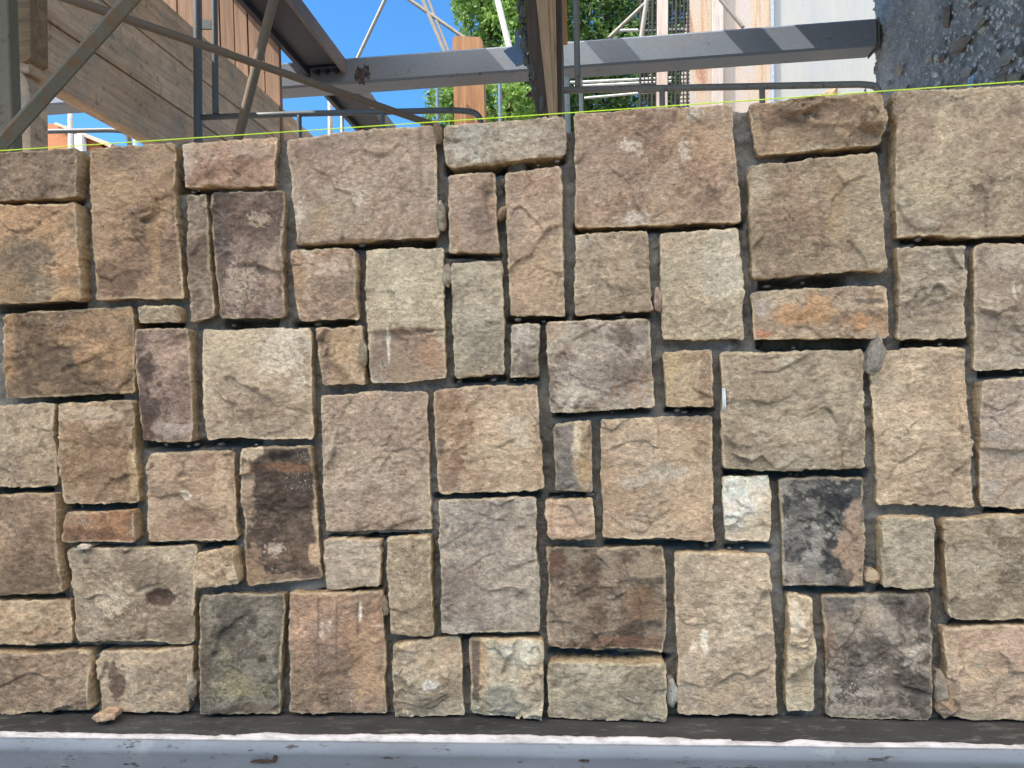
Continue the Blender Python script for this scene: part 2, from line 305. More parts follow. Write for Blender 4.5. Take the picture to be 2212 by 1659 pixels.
# id, TLx,TLy,TRx,TRy,BRx,BRy,BLx,BLy, colour 1, colour 2, ruggedness, flake steps, corner radius mm, label
ST = [
 (1, -60,334,171,320,167,424,-60,437, (146,118,86),(128,104,78),.15,.1,4,'smooth tan stone at the left end under the string line'),
 (2, 186,316,369,305,390,642,207,648, (128,98,70),(158,122,76),.3,1.0,6,'tall brown stone with ochre flakes in the top course'),
 (3, 389,308,594,293,587,397,399,404, (158,118,88),(176,142,112),1.2,.8,5,'rugged reddish tan stone in the top course'),
 (4, -60,447,172,440,178,650,-60,658, (134,112,82),(166,122,66),.2,.1,6,'brown stone with an ochre stain at the left edge'),
 (5, 400,418,443,417,460,680,408,700, (136,114,90),(116,96,76),.4,.2,7,'narrow upright brown stone beside the dark purple brown stone'),
 (6, 454,415,610,410,612,690,474,686, (98,76,64),(122,96,80),.4,.5,7,'dark purple brown upright stone with white flecks'),
 (7, 1,679,274,660,284,848,6,861, (112,87,58),(150,112,62),.25,1.1,6,'olive brown stone with ochre veins at the left edge'),
 (8, 294,665,386,660,390,696,298,698, (150,128,96),(164,142,112),.5,.2,6,'small flat tan stone'),
 (9, 293,710,411,708,414,953,306,951, (154,124,102),(132,104,88),.3,.5,4,'pinkish stone with dark purple blotches down its left side'),
 (10, 432,713,668,708,674,946,442,950, (154,132,104),(168,148,118),.8,.3,8,'large cream tan square stone'),
 (11, -60,880,105,872,114,1050,-60,1058, (156,134,102),(140,116,86),.7,.3,5,'tan stone at the left edge'),
 (12, 119,873,281,867,292,1088,135,1091, (140,108,68),(158,132,98),.6,.3,6,'ochre brown stone with a pale top band'),
 (13, -60,1072,119,1066,131,1284,-60,1291, (124,97,66),(140,112,80),.2,.2,5,'plain brown stone at the left edge'),
 (14, 136,1108,290,1101,291,1172,136,1170, (118,84,44),(148,92,36),.3,.3,10,'small rusty orange brown stone'),
 (15, 316,980,498,975,506,1170,313,1173, (160,130,98),(142,112,80),.8,.5,9,'tan square stone with a chipped lower left corner'),
 (16, 522,968,671,963,690,1250,526,1268, (94,76,62),(116,94,74),.5,1.0,6,'dark chocolate brown upright stone with tan edges'),
 (17, 141,1187,415,1181,411,1394,158,1388, (130,111,86),(150,132,104),.5,.4,9,'large grey brown stone with an oval reddish hollow'),
 (18, -60,1302,139,1300,147,1392,-60,1398, (170,140,98),(148,118,78),1.0,.6,6,'warm tan rugged stone at the left edge'),
 (19, 424,1195,508,1182,515,1258,424,1267, (156,128,88),(176,150,112),.9,.4,7,'small tan block stone'),
 (20, -60,1414,188,1410,194,1534,-60,1546, (142,115,84),(128,104,76),.3,.1,4,'tan stone at the left end of the bottom course'),
 (21, 202,1413,410,1405,406,1541,211,1539, (142,120,92),(158,138,108),.4,.3,7,'tan stone with a dark brown patch in the bottom course'),
 (22, 433,1286,609,1285,605,1543,434,1541, (100,92,80),(116,106,92),.4,.7,5,'dark grey green stone with yellow lichen in the bottom course'),
 (23, 624,1278,826,1281,832,1545,627,1541, (152,114,80),(132,106,82),.4,.3,5,'orange tan stone with dark vertical streaks'),
 (24, 616,296,935,266,945,509,636,528, (156,130,106),(142,114,90),.25,.1,6,'largest pinkish tan stone left of centre in the top course'),
 (25, 957,273,1221,247,1223,334,963,360, (164,148,126),(146,128,106),.3,.2,10,'long pale grey stone in the top course'),
 (26, 968,378,1070,372,1079,547,970,544, (158,130,106),(142,114,90),.4,.3,5,'pinkish upright stone below the long pale grey stone'),
 (27, 1093,375,1210,358,1220,680,1102,679, (166,136,104),(150,120,90),.3,.1,4,'tall pinkish tan upright stone'),
 (28, 627,541,768,537,776,690,644,693, (160,126,92),(142,116,92),.4,.3,7,'tan squarish stone with a pale vein'),
 (29, 786,541,957,533,962,818,802,829, (166,150,118),(154,138,108),.5,.5,5,'cream upright stone with a broken brown lower part'),
 (30, 973,569,1082,564,1090,808,980,817, (152,138,112),(138,126,104),.3,.3,5,'pale greenish grey upright stone'),
 (31, 684,708,779,703,787,830,694,831, (166,132,90),(150,118,84),.5,.6,6,'small ochre stone with a diagonal ridge'),
 (32, 693,853,919,844,928,1149,703,1151, (158,136,112),(144,120,98),.4,.1,6,'large pinkish grey upright stone'),
 (33, 936,844,1160,826,1176,1059,948,1067, (166,138,104),(142,108,72),.5,.1,9,'large tan square stone with rusty lower left corner'),
 (34, 1105,700,1166,697,1165,811,1102,815, (142,130,116),(120,108,96),.8,.1,4,'small grey speckled upright stone'),
 (35, 948,1081,1157,1075,1167,1367,956,1369, (124,113,102),(146,132,116),.3,.1,5,'large purplish grey upright stone'),
 (36, 701,1165,824,1165,824,1267,707,1270, (154,138,118),(144,126,106),.3,.1,4,'small pale grey pink stone'),
 (37, 836,1168,928,1157,938,1371,844,1372, (146,126,94),(132,112,82),.3,.2,4,'narrow olive tan upright stone'),
 (38, 849,1392,992,1379,1001,1549,851,1549, (158,142,114),(148,126,98),1.1,1.0,4,'faceted pale tan stone in the bottom course'),
 (39, 1014,1381,1175,1385,1173,1554,1018,1545, (164,154,130),(150,138,114),1.2,1.0,6,'pale faceted stone with dark brown left edge in the bottom course'),
 (40, 1180,695,1405,686,1414,881,1189,892, (122,105,92),(146,130,112),.4,.5,9,'purplish brown stone with whitish bloom'),
 (41, 1241,504,1400,498,1411,671,1246,683, (158,136,106),(146,124,96),.25,.3,4,'tan square stone under the biggest pinkish brown stone'),
 (42, 1239,243,1584,220,1601,476,1240,491, (160,130,100),(144,112,84),.25,.3,7,'biggest pinkish brown stone right of centre in the top course'),
 (43, 1426,503,1597,492,1611,731,1432,735, (178,160,126),(164,144,112),.4,.2,6,'pale cream upright stone'),
 (44, 1434,764,1539,752,1541,880,1437,878, (164,138,94),(148,118,76),.4,.2,5,'small yellow tan stone with brown right band'),
 (45, 1196,918,1275,906,1279,1062,1198,1060, (112,102,98),(128,116,108),.4,.2,6,'small upright stone half purple grey and half ochre'),
 (46, 1176,1079,1278,1075,1285,1168,1184,1165, (156,134,108),(166,130,94),.9,.3,5,'small rough pinkish stone'),
 (47, 1297,906,1539,899,1545,1168,1304,1163, (164,140,108),(150,122,90),.35,.1,5,'large tan squarish stone speckled with ochre'),
 (48, 1181,1184,1438,1188,1438,1413,1184,1400, (108,86,66),(134,112,88),.5,1.2,4,'dark reddish brown stone with flaked surface'),
 (49, 1184,1427,1438,1429,1443,1554,1188,1552, (146,134,108),(132,120,96),.3,.3,4,'long greenish grey stone in the bottom course'),
 (50, 1459,1194,1661,1197,1682,1550,1466,1547, (168,149,120),(154,132,104),.7,.5,7,'tall pale tan stone with a white bruise'),
 (51, 1617,221,1910,198,1907,309,1638,332, (156,128,90),(138,108,76),1.0,1.6,7,'long layered tan stone in the top course'),
 (52, 1617,359,1900,327,1916,580,1627,604, (150,130,98),(138,114,84),.25,.2,6,'large olive tan squarish stone'),
 (53, 1627,628,1919,613,1922,730,1632,734, (168,142,106),(150,124,94),.7,.5,6,'long stone with bright orange blotches'),
 (54, 1557,763,1871,754,1873,1016,1564,1014, (154,138,110),(140,122,96),.5,.4,7,'large grey tan stone below the orange blotched stone'),
 (55, 1889,758,2091,749,2108,1094,1902,1091, (176,154,120),(158,134,102),.45,.3,5,'tall cream tan stone'),
 (56, 1562,1031,1664,1031,1664,1172,1568,1168, (198,190,176),(184,170,146),.9,.5,4,'small nearly white stone'),
 (57, 1685,1034,1870,1034,1871,1267,1699,1269, (40,41,44),(84,84,84),.4,.6,5,'black weathered stone with a tan broken patch'),
 (58, 1900,1115,2011,1116,2014,1267,1904,1265, (150,137,112),(142,128,104),.25,.1,5,'small plain grey tan stone'),
 (59, 1704,1284,1759,1292,1760,1542,1703,1540, (176,160,126),(162,142,110),1.1,.5,6,'narrow upright cream stone in the bottom course'),
 (60, 1781,1291,2014,1285,2018,1562,1793,1554, (100,90,82),(122,110,98),.6,.9,7,'dark grey brown stone with white crusts in the bottom course'),
 (61, 1933,194,2272,172,2278,502,1940,510, (166,146,112),(142,118,90),.3,.1,5,'huge mottled tan stone at the right end of the top course'),
 (62, 1942,534,2083,529,2093,727,1946,732, (158,141,116),(144,126,102),.5,.9,4,'tan stone with a flaked lower right corner'),
 (63, 2112,527,2272,522,2278,790,2115,802, (156,138,116),(140,120,98),.9,.6,9,'faceted grey tan stone at the right edge'),
 (64, 2120,823,2272,812,2278,1104,2129,1096, (158,140,120),(144,124,104),.4,.2,6,'pinkish grey upright stone at the right edge'),
 (65, 2035,1121,2272,1109,2278,1340,2049,1339, (138,122,94),(126,108,82),.3,.4,9,'olive brown stone at the right edge'),
 (66, 2039,1360,2272,1346,2278,1562,2052,1554, (170,143,112),(156,126,96),.5,.2,7,'pinkish tan stone at the right end of the bottom course'),
]
# colour patches: stone id -> list of (Dx, Dy, rx, ry, colour, edge softness, noise frequency)
PAT = {
 2: [(250,420,40,40,(160,124,76),.5,60),(330,380,50,60,(152,118,74),.7,90),(330,520,14,90,(168,124,70),.4,90),(250,600,40,40,(112,80,58),.4,40),(310,350,60,30,(140,112,84),.6,60)],
 3: [(450,370,50,22,(128,88,60),.5,50),(540,320,40,16,(186,156,128),.5,60),(400,330,16,50,(190,172,150),.6,80)],
 4: [(5,500,26,60,(178,126,58),.6,50),(20,620,40,40,(160,116,60),.7,40),(60,540,50,40,(110,90,66),.8,60),(140,640,30,16,(176,134,70),.5,60)],
 6: [(520,600,26,34,(176,156,136),.85,220),(560,470,18,16,(176,150,118),.8,200),(480,540,20,90,(92,80,80),.5,40),(590,590,12,50,(168,140,110),.7,120),(505,640,22,30,(170,150,130),.85,240)],
 7: [(14,740,16,70,(176,126,60),.6,70),(230,760,50,14,(180,136,78),.75,110),(150,735,30,9,(178,128,66),.6,90),(245,700,26,34,(150,118,72),.7,90),(120,800,60,30,(96,78,52),.6,40),(200,690,40,16,(146,114,70),.7,100)],
 9: [(322,800,20,30,(72,54,54),.4,60),(312,900,26,60,(84,64,56),.4,50),(340,880,14,22,(78,58,56),.4,80),(305,740,16,30,(92,72,70),.5,80),(350,830,6,8,(88,62,58),.3,60),(366,862,6,6,(90,62,58),.3,60),(320,920,12,40,(100,66,44),.4,60),(372,930,40,20,(156,138,128),.6,60)],
 10: [(620,760,50,70,(196,184,164),.8,60),(500,740,50,40,(180,158,116),.7,50),(560,880,90,40,(146,120,90),.7,60)],
 12: [(195,895,80,20,(172,148,116),.35,40),(210,1000,70,70,(128,94,54),.7,40),(282,1030,9,60,(190,150,88),.5,60)],
 14: [(230,1140,50,26,(156,102,36),.7,80),(160,1120,26,18,(140,112,76),.6,60),(200,1152,50,14,(104,62,30),.6,60)],
 15: [(398,1072,12,12,(226,212,190),.5,60),(470,1050,14,60,(188,158,118),.6,60),(380,1150,60,20,(146,112,78),.6,50),(480,1110,20,50,(176,150,112),.6,50),(430,1110,60,20,(126,92,64),.7,60)],
 16: [(545,975,22,20,(170,148,118),.3,50),(534,1060,18,80,(158,130,98),.4,50),(682,1130,10,50,(170,142,106),.45,70),(540,1230,24,50,(150,118,82),.5,60),(620,1010,60,12,(150,96,44),.65,90),(590,1185,18,14,(176,156,136),.8,200),(676,1200,14,26,(176,142,104),.4,70),(590,1250,60,12,(140,112,80),.6,60),(615,985,50,10,(40,34,34),.7,90)],
 17: [(341,1296,34,20,(78,44,36),.25,30),(341,1288,24,8,(58,36,32),.4,60),(180,1215,8,6,(98,86,76),.3,30),(245,1232,4,4,(84,72,64),.3,30),(240,1300,36,30,(176,158,130),.85,180),(380,1350,50,30,(112,94,72),.7,60),(320,1240,60,30,(116,100,80),.7,40)],
 18: [(60,1310,90,12,(146,122,86),.6,60),(90,1370,40,14,(150,116,74),.7,60)],
 21: [(248,1470,22,48,(88,60,46),.3,30),(265,1436,22,20,(160,138,110),.5,40)],
 22: [(505,1480,40,26,(140,132,84),.8,220),(560,1488,44,16,(134,124,84),.85,240),(485,1420,14,14,(136,128,92),.8,240),(520,1530,50,10,(110,90,70),.6,50),(570,1360,40,30,(128,120,104),.8,90),(510,1340,50,40,(76,70,60),.7,60),(440,1420,16,90,(112,92,72),.6,60),(570,1425,8,10,(40,42,36),.5,60),(580,1535,26,14,(120,96,72),.5,60)],
 23: [(790,1440,40,80,(180,136,84),.5,30),(680,1500,60,50,(124,104,78),.7,50),(712,1350,9,10,(226,214,200),.6,90),(698,1362,6,16,(226,214,200),.7,90),(778,1322,4,18,(232,222,206),.6,120),(700,1380,40,60,(128,104,88),.7,50),(690,1350,3,70,(100,76,60),.6,40),(730,1370,3,80,(104,80,62),.6,40),(772,1330,2,50,(106,80,62),.6,40)],
 24: [(700,320,60,40,(138,108,92),.7,50),(720,470,80,50,(150,132,106),.7,60),(905,350,5,110,(124,98,84),.7,60),(640,460,12,22,(194,180,162),.8,200),(690,480,20,40,(168,130,84),.7,60),(778,430,14,14,(198,186,170),.85,200)],
 25: [(1010,300,40,40,(178,172,162),.8,60),(1150,330,60,20,(180,166,146),.7,60)],
 26: [(985,500,20,40,(172,132,90),.6,50),(1030,480,40,30,(130,102,86),.6,50),(1064,440,8,16,(176,128,88),.4,40)],
 27: [(1150,600,60,70,(172,140,98),.7,60),(1110,490,20,40,(140,116,98),.7,50),(1150,400,50,30,(150,114,86),.7,60)],
 28: [(665,560,10,60,(196,184,166),.8,100),(720,580,30,16,(186,166,142),.8,140),(650,590,30,50,(170,122,74),.6,50),(720,620,40,20,(134,110,92),.7,60)],
 29: [(880,775,90,60,(136,102,80),.25,30),(930,765,30,40,(168,118,76),.4,60),(880,715,60,8,(120,80,58),.6,60),(880,640,50,60,(182,168,136),.8,50),(820,770,24,60,(132,110,96),.4,40),(880,805,60,20,(146,118,84),.5,50),(838,740,3,40,(226,214,198),.4,60)],
 30: [(1040,740,40,40,(120,116,100),.7,60),(1010,590,40,20,(170,156,128),.7,60),(1030,680,60,20,(164,154,130),.7,60)],
 31: [(730,750,30,30,(180,142,92),.6,50),(706,760,10,50,(132,104,78),.5,50),(697,810,16,24,(124,102,84),.4,40),(762,770,16,40,(192,162,118),.7,80)],
 32: [(800,858,26,8,(160,112,72),.6,80),(790,920,50,26,(132,110,92),.6,60),(820,1010,70,40,(166,144,118),.8,50)],
 33: [(975,1000,50,50,(140,98,60),.7,60),(950,965,12,16,(100,82,74),.4,40),(1080,980,60,60,(178,156,116),.8,50),(1120,930,30,26,(186,170,144),.8,90),(970,1045,50,20,(120,92,74),.7,60)],
 35: [(1060,1230,60,60,(146,132,114),.85,70),(1000,1260,50,60,(116,98,92),.7,60),(1020,1130,60,50,(110,104,98),.8,60)],
 38: [(935,1470,18,14,(206,204,202),.3,30),(880,1430,34,30,(170,156,130),.4,30)],
 39: [(1026,1440,18,90,(96,72,60),.25,30),(1044,1450,10,90,(178,138,88),.4,50),(1120,1405,50,26,(188,186,168),.4,40),(1150,1470,26,50,(168,146,112),.5,40),(1090,1500,40,40,(160,156,136),.5,40)],
 40: [(1230,830,20,60,(188,174,156),.85,110),(1290,800,90,50,(98,84,82),.75,60),(1370,720,40,30,(100,84,78),.7,60),(1200,715,26,22,(172,138,92),.6,60),(1380,850,50,30,(150,112,76),.8,70),(1250,740,50,30,(158,146,126),.8,80),(1220,760,20,20,(124,88,68),.7,80)],
 41: [(1320,570,40,40,(166,140,104),.7,50),(1260,520,20,20,(168,154,134),.6,50)],
 42: [(1530,300,80,60,(172,130,86),.7,50),(1360,320,20,16,(200,190,176),.8,120),(1500,245,20,14,(196,186,174),.7,100),(1380,470,30,12,(204,194,182),.8,120),(1440,440,50,40,(166,136,100),.7,60),(1280,350,60,50,(150,120,98),.7,50),(1480,330,10,26,(196,184,168),.8,140)],
 43: [(1560,570,50,80,(188,178,156),.7,50),(1480,560,40,60,(172,150,116),.8,50),(1440,520,20,40,(168,140,108),.6,50)],
 44: [(1524,820,17,70,(128,92,66),.35,40),(1450,790,20,30,(176,144,88),.7,60),(1480,850,40,20,(172,146,106),.7,60)],
 45: [(1258,985,20,90,(172,140,86),.35,50),(1246,950,8,50,(196,180,142),.6,70),(1274,940,6,60,(132,96,80),.4,50),(1266,1010,16,30,(182,136,66),.6,60)],
 46: [(1188,1110,12,50,(176,122,84),.6,60),(1240,1100,30,20,(140,124,106),.7,80)],
 47: [(1340,1060,40,30,(172,136,92),.8,90),(1440,1020,40,14,(170,166,154),.85,150),(1480,1100,60,40,(176,142,98),.7,60),(1400,960,60,30,(142,120,96),.8,60),(1370,1040,30,12,(172,168,158),.85,160)],
 48: [(1400,1230,50,30,(150,130,100),.35,40),(1390,1310,40,40,(138,102,62),.5,40),(1230,1340,50,50,(138,122,98),.7,60),(1360,1390,80,16,(128,86,54),.5,50),(1400,1260,60,6,(62,56,54),.6,60),(1330,1370,60,5,(64,60,58),.7,60),(1200,1220,20,30,(122,82,60),.4,40),(1410,1350,30,8,(60,56,56),.7,60)],
 49: [(1390,1500,50,50,(118,110,92),.8,60),(1290,1450,60,20,(156,146,124),.6,60)],
 50: [(1522,1380,8,30,(224,214,200),.5,80),(1500,1400,10,14,(216,206,190),.6,80),(1500,1470,26,50,(152,136,122),.5,50),(1560,1400,26,40,(160,144,126),.5,40),(1570,1480,60,50,(176,150,112),.8,50),(1480,1380,26,20,(152,124,96),.5,40)],
 51: [(1680,265,50,12,(120,90,62),.5,50),(1700,285,40,14,(170,142,98),.4,40),(1820,228,50,18,(116,86,58),.6,60),(1780,240,90,20,(136,108,76),.7,60),(1640,280,12,40,(170,134,84),.5,50),(1760,320,30,10,(170,160,140),.7,90),(1800,290,80,16,(142,114,84),.8,60)],
 52: [(1810,440,24,80,(158,124,76),.7,50),(1740,450,50,60,(140,108,76),.8,50),(1640,390,20,30,(158,146,122),.7,50)],
 53: [(1712,680,30,24,(196,132,48),.5,60),(1766,672,30,34,(196,134,50),.5,60),(1858,692,26,22,(200,130,40),.5,60),(1655,720,24,9,(176,96,38),.4,50),(1820,690,20,22,(150,104,66),.6,70),(1880,650,50,5,(84,72,68),.6,50),(1650,660,20,30,(156,146,140),.7,60),(1905,700,14,24,(178,122,56),.7,80),(1690,640,60,14,(178,158,124),.7,60)],
 54: [(1740,920,90,20,(166,152,126),.7,50),(1815,960,16,80,(136,112,84),.6,50),(1640,830,60,50,(140,116,88),.8,60),(1720,990,60,24,(134,124,106),.7,60),(1700,780,26,9,(186,172,142),.5,50)],
 55: [(1980,870,90,30,(162,134,100),.8,60),(2000,930,80,30,(184,164,128),.8,50),(2080,840,16,60,(186,154,106),.7,60)],
 56: [(1590,1100,26,50,(206,204,204),.8,60),(1650,1110,16,50,(188,166,132),.5,40),(1620,1160,50,10,(186,162,128),.6,60)],
 57: [(1845,1180,30,64,(160,130,102),.25,50),(1852,1105,18,30,(150,124,100),.45,60),(1852,1252,20,20,(164,134,104),.3,50),(1820,1195,20,18,(168,136,104),.3,50),(1765,1100,30,22,(118,112,106),.8,110),(1720,1140,26,50,(110,106,102),.9,140),(1750,1250,60,18,(120,110,102),.85,120),(1735,1050,26,18,(126,118,112),.8,140),(1715,1245,14,20,(140,128,118),.7,120),(1800,1080,30,20,(44,48,58),.8,80),(1830,1250,20,20,(92,82,74),.6,60)],
 59: [(1720,1330,14,30,(196,188,170),.6,60),(1735,1490,16,40,(170,140,94),.6,60),(1718,1460,6,60,(140,120,92),.6,60)],
 60: [(1880,1325,34,30,(150,132,108),.5,80),(1795,1390,14,40,(136,100,82),.4,50),(1970,1420,20,24,(172,158,144),.7,120),(1880,1500,50,10,(166,152,136),.8,180),(1800,1480,14,50,(160,146,130),.8,140),(1960,1320,50,30,(86,74,70),.7,60),(1830,1310,30,26,(92,90,88),.6,60),(1880,1470,20,50,(140,128,114),.85,130),(1840,1350,40,20,(140,126,104),.8,110),(1900,1540,90,12,(140,128,112),.8,90)],
 61: [(2100,330,110,40,(150,130,102),.8,60),(2080,470,90,20,(128,104,84),.7,80),(2130,430,50,30,(134,108,86),.8,80),(1970,260,40,60,(150,124,98),.8,90),(2000,400,60,50,(172,152,114),.8,60),(2130,280,60,50,(146,120,92),.8,90),(1960,490,40,26,(140,118,96),.6,60)],
 62: [(2030,690,50,26,(136,116,92),.5,50),(2070,650,24,50,(168,146,116),.6,50)],
 63: [(2170,600,40,40,(136,112,90),.6,50),(2180,560,50,20,(170,154,132),.5,50),(2150,700,40,30,(140,120,100),.6,50),(2200,620,4,30,(210,200,184),.5,60)],
 64: [(2150,910,30,50,(140,124,114),.8,60),(2190,1040,40,40,(170,142,112),.8,60),(2150,1060,20,20,(142,136,132),.6,50)],
 65: [(2130,1210,50,30,(160,146,120),.85,140),(2080,1150,50,20,(156,138,104),.7,60),(2100,1310,60,26,(112,96,74),.8,60),(2180,1250,40,60,(120,104,80),.8,60)],
 66: [(2190,1400,60,50,(178,142,118),.8,60),(2110,1480,50,50,(178,152,116),.8,60),(2120,1440,8,8,(140,136,120),.5,60)],
}
MOT = {57: ((158,152,142), .55), 60: ((158,146,130), .55), 35: ((164,154,140), .55), 40: ((178,166,148), .5), 22: ((132,126,108), .5), 48: ((150,134,112), .4), 65: ((160,146,120), .45), 6: ((150,130,114), .35), 17: ((160,146,122), .4), 34: ((170,160,148), .6), 46: ((176,160,138), .4), 47: ((178,146,104), .35), 9: ((98,72,62), .35), 61: ((126,104,84), .5), 2: ((160,126,82), .4), 7: ((156,120,70), .35), 42: ((180,160,136), .3), 24: ((176,156,134), .3), 4: ((112,92,70), .5)}
# flake ledges with traced outlines: stone id -> (polyline that the break follows, drop side +1/-1 below/above, depth mm)
wall_base = PY(1106, 1560, 0.0)
wall = empty('stone_wall', (0, 0, float(wall_base[2])), 'half built wall of irregular tan and brown squared stones set in grey mortar', 'wall')
MORTAR_Y = 0.035

def inv_px(Vx, Vz, y):           # world point on plane y -> image grid
    d0, d1, d2 = Vx - CAM[0], y - CAM[1], Vz - CAM[2]
    w_ = d0*F[0] + d1*F[1] + d2*F[2]
    return CX + FPX*(d0*RC[0] + d1*RC[1] + d2*RC[2])/w_, CY - FPX*(d0*UC[0] + d1*UC[1] + d2*UC[2])/w_

def build_stone(rec):
    sid = rec[0]; q = rec[1:9]; c1, c2, rug, flk, crn, label = rec[9:15]
    rng = np.random.RandomState(sid * 37 + 5)
    yo = rng.uniform(-.012, .002)
    C = [PY(q[2*i], q[2*i+1], 0.0) for i in range(4)]   # TL TR BR BL
    C = [np.array([c[0], c[2]]) for c in C]
    W = (np.linalg.norm(C[1]-C[0]) + np.linalg.norm(C[2]-C[3]))/2; H = (np.linalg.norm(C[3]-C[0]) + np.linalg.norm(C[2]-C[1]))/2
    st = 0.0028; nu = max(10, int(W/st)); nv = max(10, int(H/st))
    u, v = np.meshgrid(np.linspace(0, 1, nu+1), np.linspace(0, 1, nv+1))
    # denser rows close to the arrises
    warp = lambda t, L: t + (-.30*min(1, .02/L))*np.sin(2*math.pi*t)/(2*math.pi)*0
    a, b = u*W, v*H
    r = crn/1000.0*1.1; da = np.minimum(a, W-a); db = np.minimum(b, H-b)
    qa, qb = np.maximum(r-da, 0), np.maximum(r-db, 0); mx = np.maximum(qa, qb); L = np.hypot(qa, qb)
    both = (qa > 0) & (qb > 0); s = np.where(both, mx/np.maximum(L, 1e-9), 1)
    na = np.where(both, (r - qa*s), da); nb = np.where(both, (r - qb*s), db)
    a = np.where(u < .5, na, W-na); b = np.where(v < .5, nb, H-nb)
    uu, vv = a/W, b/H
    X = (C[0][0]*(1-uu)+C[1][0]*uu)*(1-vv) + (C[3][0]*(1-uu)+C[2][0]*uu)*vv
    Z = (C[0][1]*(1-uu)+C[1][1]*uu)*(1-vv) + (C[3][1]*(1-uu)+C[2][1]*uu)*vv
    # wavy outline
    fall = np.exp(-np.minimum(da, db)/.010)
    sd = sid*11
    wx = fbm(X, Z, 0*X, 14, 2, sd)*.0040 + fbm(X, Z, 0*X, 95, 3, sd+1, .7)*.0032
    wz = fbm(X, Z, 0*X, 14, 2, sd+2)*.0040 + fbm(X, Z, 0*X, 95, 3, sd+3, .7)*.0034
    X = X + wx*fall; Z = Z + wz*fall
    ga = rng.uniform(.15, .75); ua = X*math.cos(ga)+Z*math.sin(ga); va = -X*math.sin(ga)+Z*math.cos(ga)
    strokes = fbm(ua, va*2.0, 0*X, 82, 4, sd+400, .72); strokes2 = fbm(ua, va*1.7, 0*X, 26, 3, sd+401, .6)
    # relief
    xc, zc = X - X.mean(), Z - Z.mean(); sc = max(W, H)
    h = 0*X
    nf = 3 + int(rug*5)
    pl = []
    for k in range(nf):
        ang = rng.uniform(0, 2*math.pi); sl_ = rng.uniform(.05, .34)*(.35 + rug)
        off = rng.uniform(.0, .16)*sc
        pl.append(-(xc*math.cos(ang)+zc*math.sin(ang) - off)*sl_)
    wob = fbm(X, Z, 0*X, 9, 3, sd+7)*.012*(.4+rug)
    P_ = np.minimum.reduce(pl) if nf else h
    h = h + np.minimum(P_ + wob, .005)*.8
    h = h + fbm(X, Z, 0*X, 10, 3, sd+9)*.0030*(.3+rug) + fbm(X, Z, 0*X, 45, 4, sd+12, .6)*.0034*(.4+rug*.7) + strokes*.0027 + strokes2*.0012
    # flaked layers: terraces of a warped field
    s1, id1 = shards(X, Z*1.15, rng.uniform(9, 14), sd+300)
    s2, id2 = shards(X, Z*1.3, rng.uniform(24, 34), sd+301)
    msk = ss(-.25, .25, fbm(X, Z, 0*X, 8, 2, sd+302) + (rug-.5)*.5)
    h = h + s1*(.02 + .17*rug + .04*flk) + s2*(.03 + .13*rug)*msk
    if flk > 0:
        n_ = fbm(X + .3*fbm(X, Z, 0*X, 12, 2, sd+30)*.1, Z*1.25, 0*X, 9, 5, sd+21, .55)*2.2
        for lv, dp in ((-.35, .0026), (.05, .0034), (.36, .003), (.7, .0022)):
            h = h - dp*flk*ss(lv-.02, lv+.02, n_)
        # sloped flutes from one chisel blow
    rg0 = np.abs(fbm(X, Z*1.2, 0*X, 11, 4, sd+95, .55)); h = h - .0018*ss(.03, .004, rg0)*ss(.12, .3, fbm(X, Z, 0*X, 9, 2, sd+97))
    # pitched arris
    bw = .0014 + .0042*np.clip(fbm(X, Z, 0*X, 22, 3, sd+40) + .35, 0, 1)*(.5+rug*.6)
    # the four sides differ
    ed = [a, W-a, b, H-b]; bd = 0*X
    for k, e in enumerate(ed):
        bk = bw*rng.uniform(.5, 1.7) * (1.25 if k == 3 else 1)
        am = rng.uniform(.0012, .0045)*(.35 + 1.3*ss(-.1, .4, fbm(X, Z, 0*X, 18, 3, sd+41+k)))
        bd = np.maximum(bd, am*np.clip(1 - e/bk, 0, 1)**1.3)
    h = h - bd
    px, py = inv_px(X, Z, 0.0)
    if sid == 17:
        rr = np.hypot((px-341)/34, (py-1296)/21); h = h - .014*ss(1.0, .45, rr) + .002*ss(.35, 0, np.abs(rr-1.08))
    if sid == 31:
        dd = (px-706)*.62-(py-748)*.78*.55; h = h + .007*ss(26, 0, np.abs((px-690)-(py-745)*.66-20)) 
    if sid == 50:
        h = h - .010*ss(1, .3, np.hypot((px-1500-(1400-py)*.35)/34, (py-1400)/70)) - .006*ss(-6, 6, py-1385-(px-1460)*-.08)*ss(1560, 1500, px)*ss(1490, 1400, py)
    if sid == 29:
        h = h - .006*ss(712, 716, py + (px-880)*.04) + .004*ss(9, 0, np.abs(px-838-(py-740)*.25))*ss(700, 712, py)
    if sid == 12:
        h = h + .004*ss(908, 900, py + 22*((px-200)/90)**2)
    if sid == 57:
        h = h - .004*ss(.1, .0, 1 - np.hypot((px-1850)/34, (py-1180)/70) + 0)*0 - .005*ss(0, 6, px-(1828 + 26*np.sin(py*.045)))*ss(1070, 1090, py)
    if sid == 51:
        e1 = 262 - 22*np.exp(-((px-1690)/45)**2) + (px-1700)*-.02 + 14*ss(1690, 1760, px)
        h = h + .007*ss(e1+3, e1-3, py) 
    if sid == 53: h = h + .006*ss(40, 0, np.abs(py-668))
    h = np.where(h < -.008, -.008 - .010*(1-np.exp((h+.008)/.010)), h)
    Y = -h + yo + (xc*rng.uniform(-.03, .03) + zc*rng.uniform(-.03, .03))
    # colour
    def cl(c): return lin(c, K)
    n1 = fbm(X, Z, 0*X, 7, 4, sd+50); n2 = fbm(X, Z*1.3, 0*X, 28, 5, sd+51, .62)
    t_ = ss(-.35, .35, n1*.8 + n2*.7)[..., None]
    c = cl(c1)*(1-t_) + cl(c2)*t_
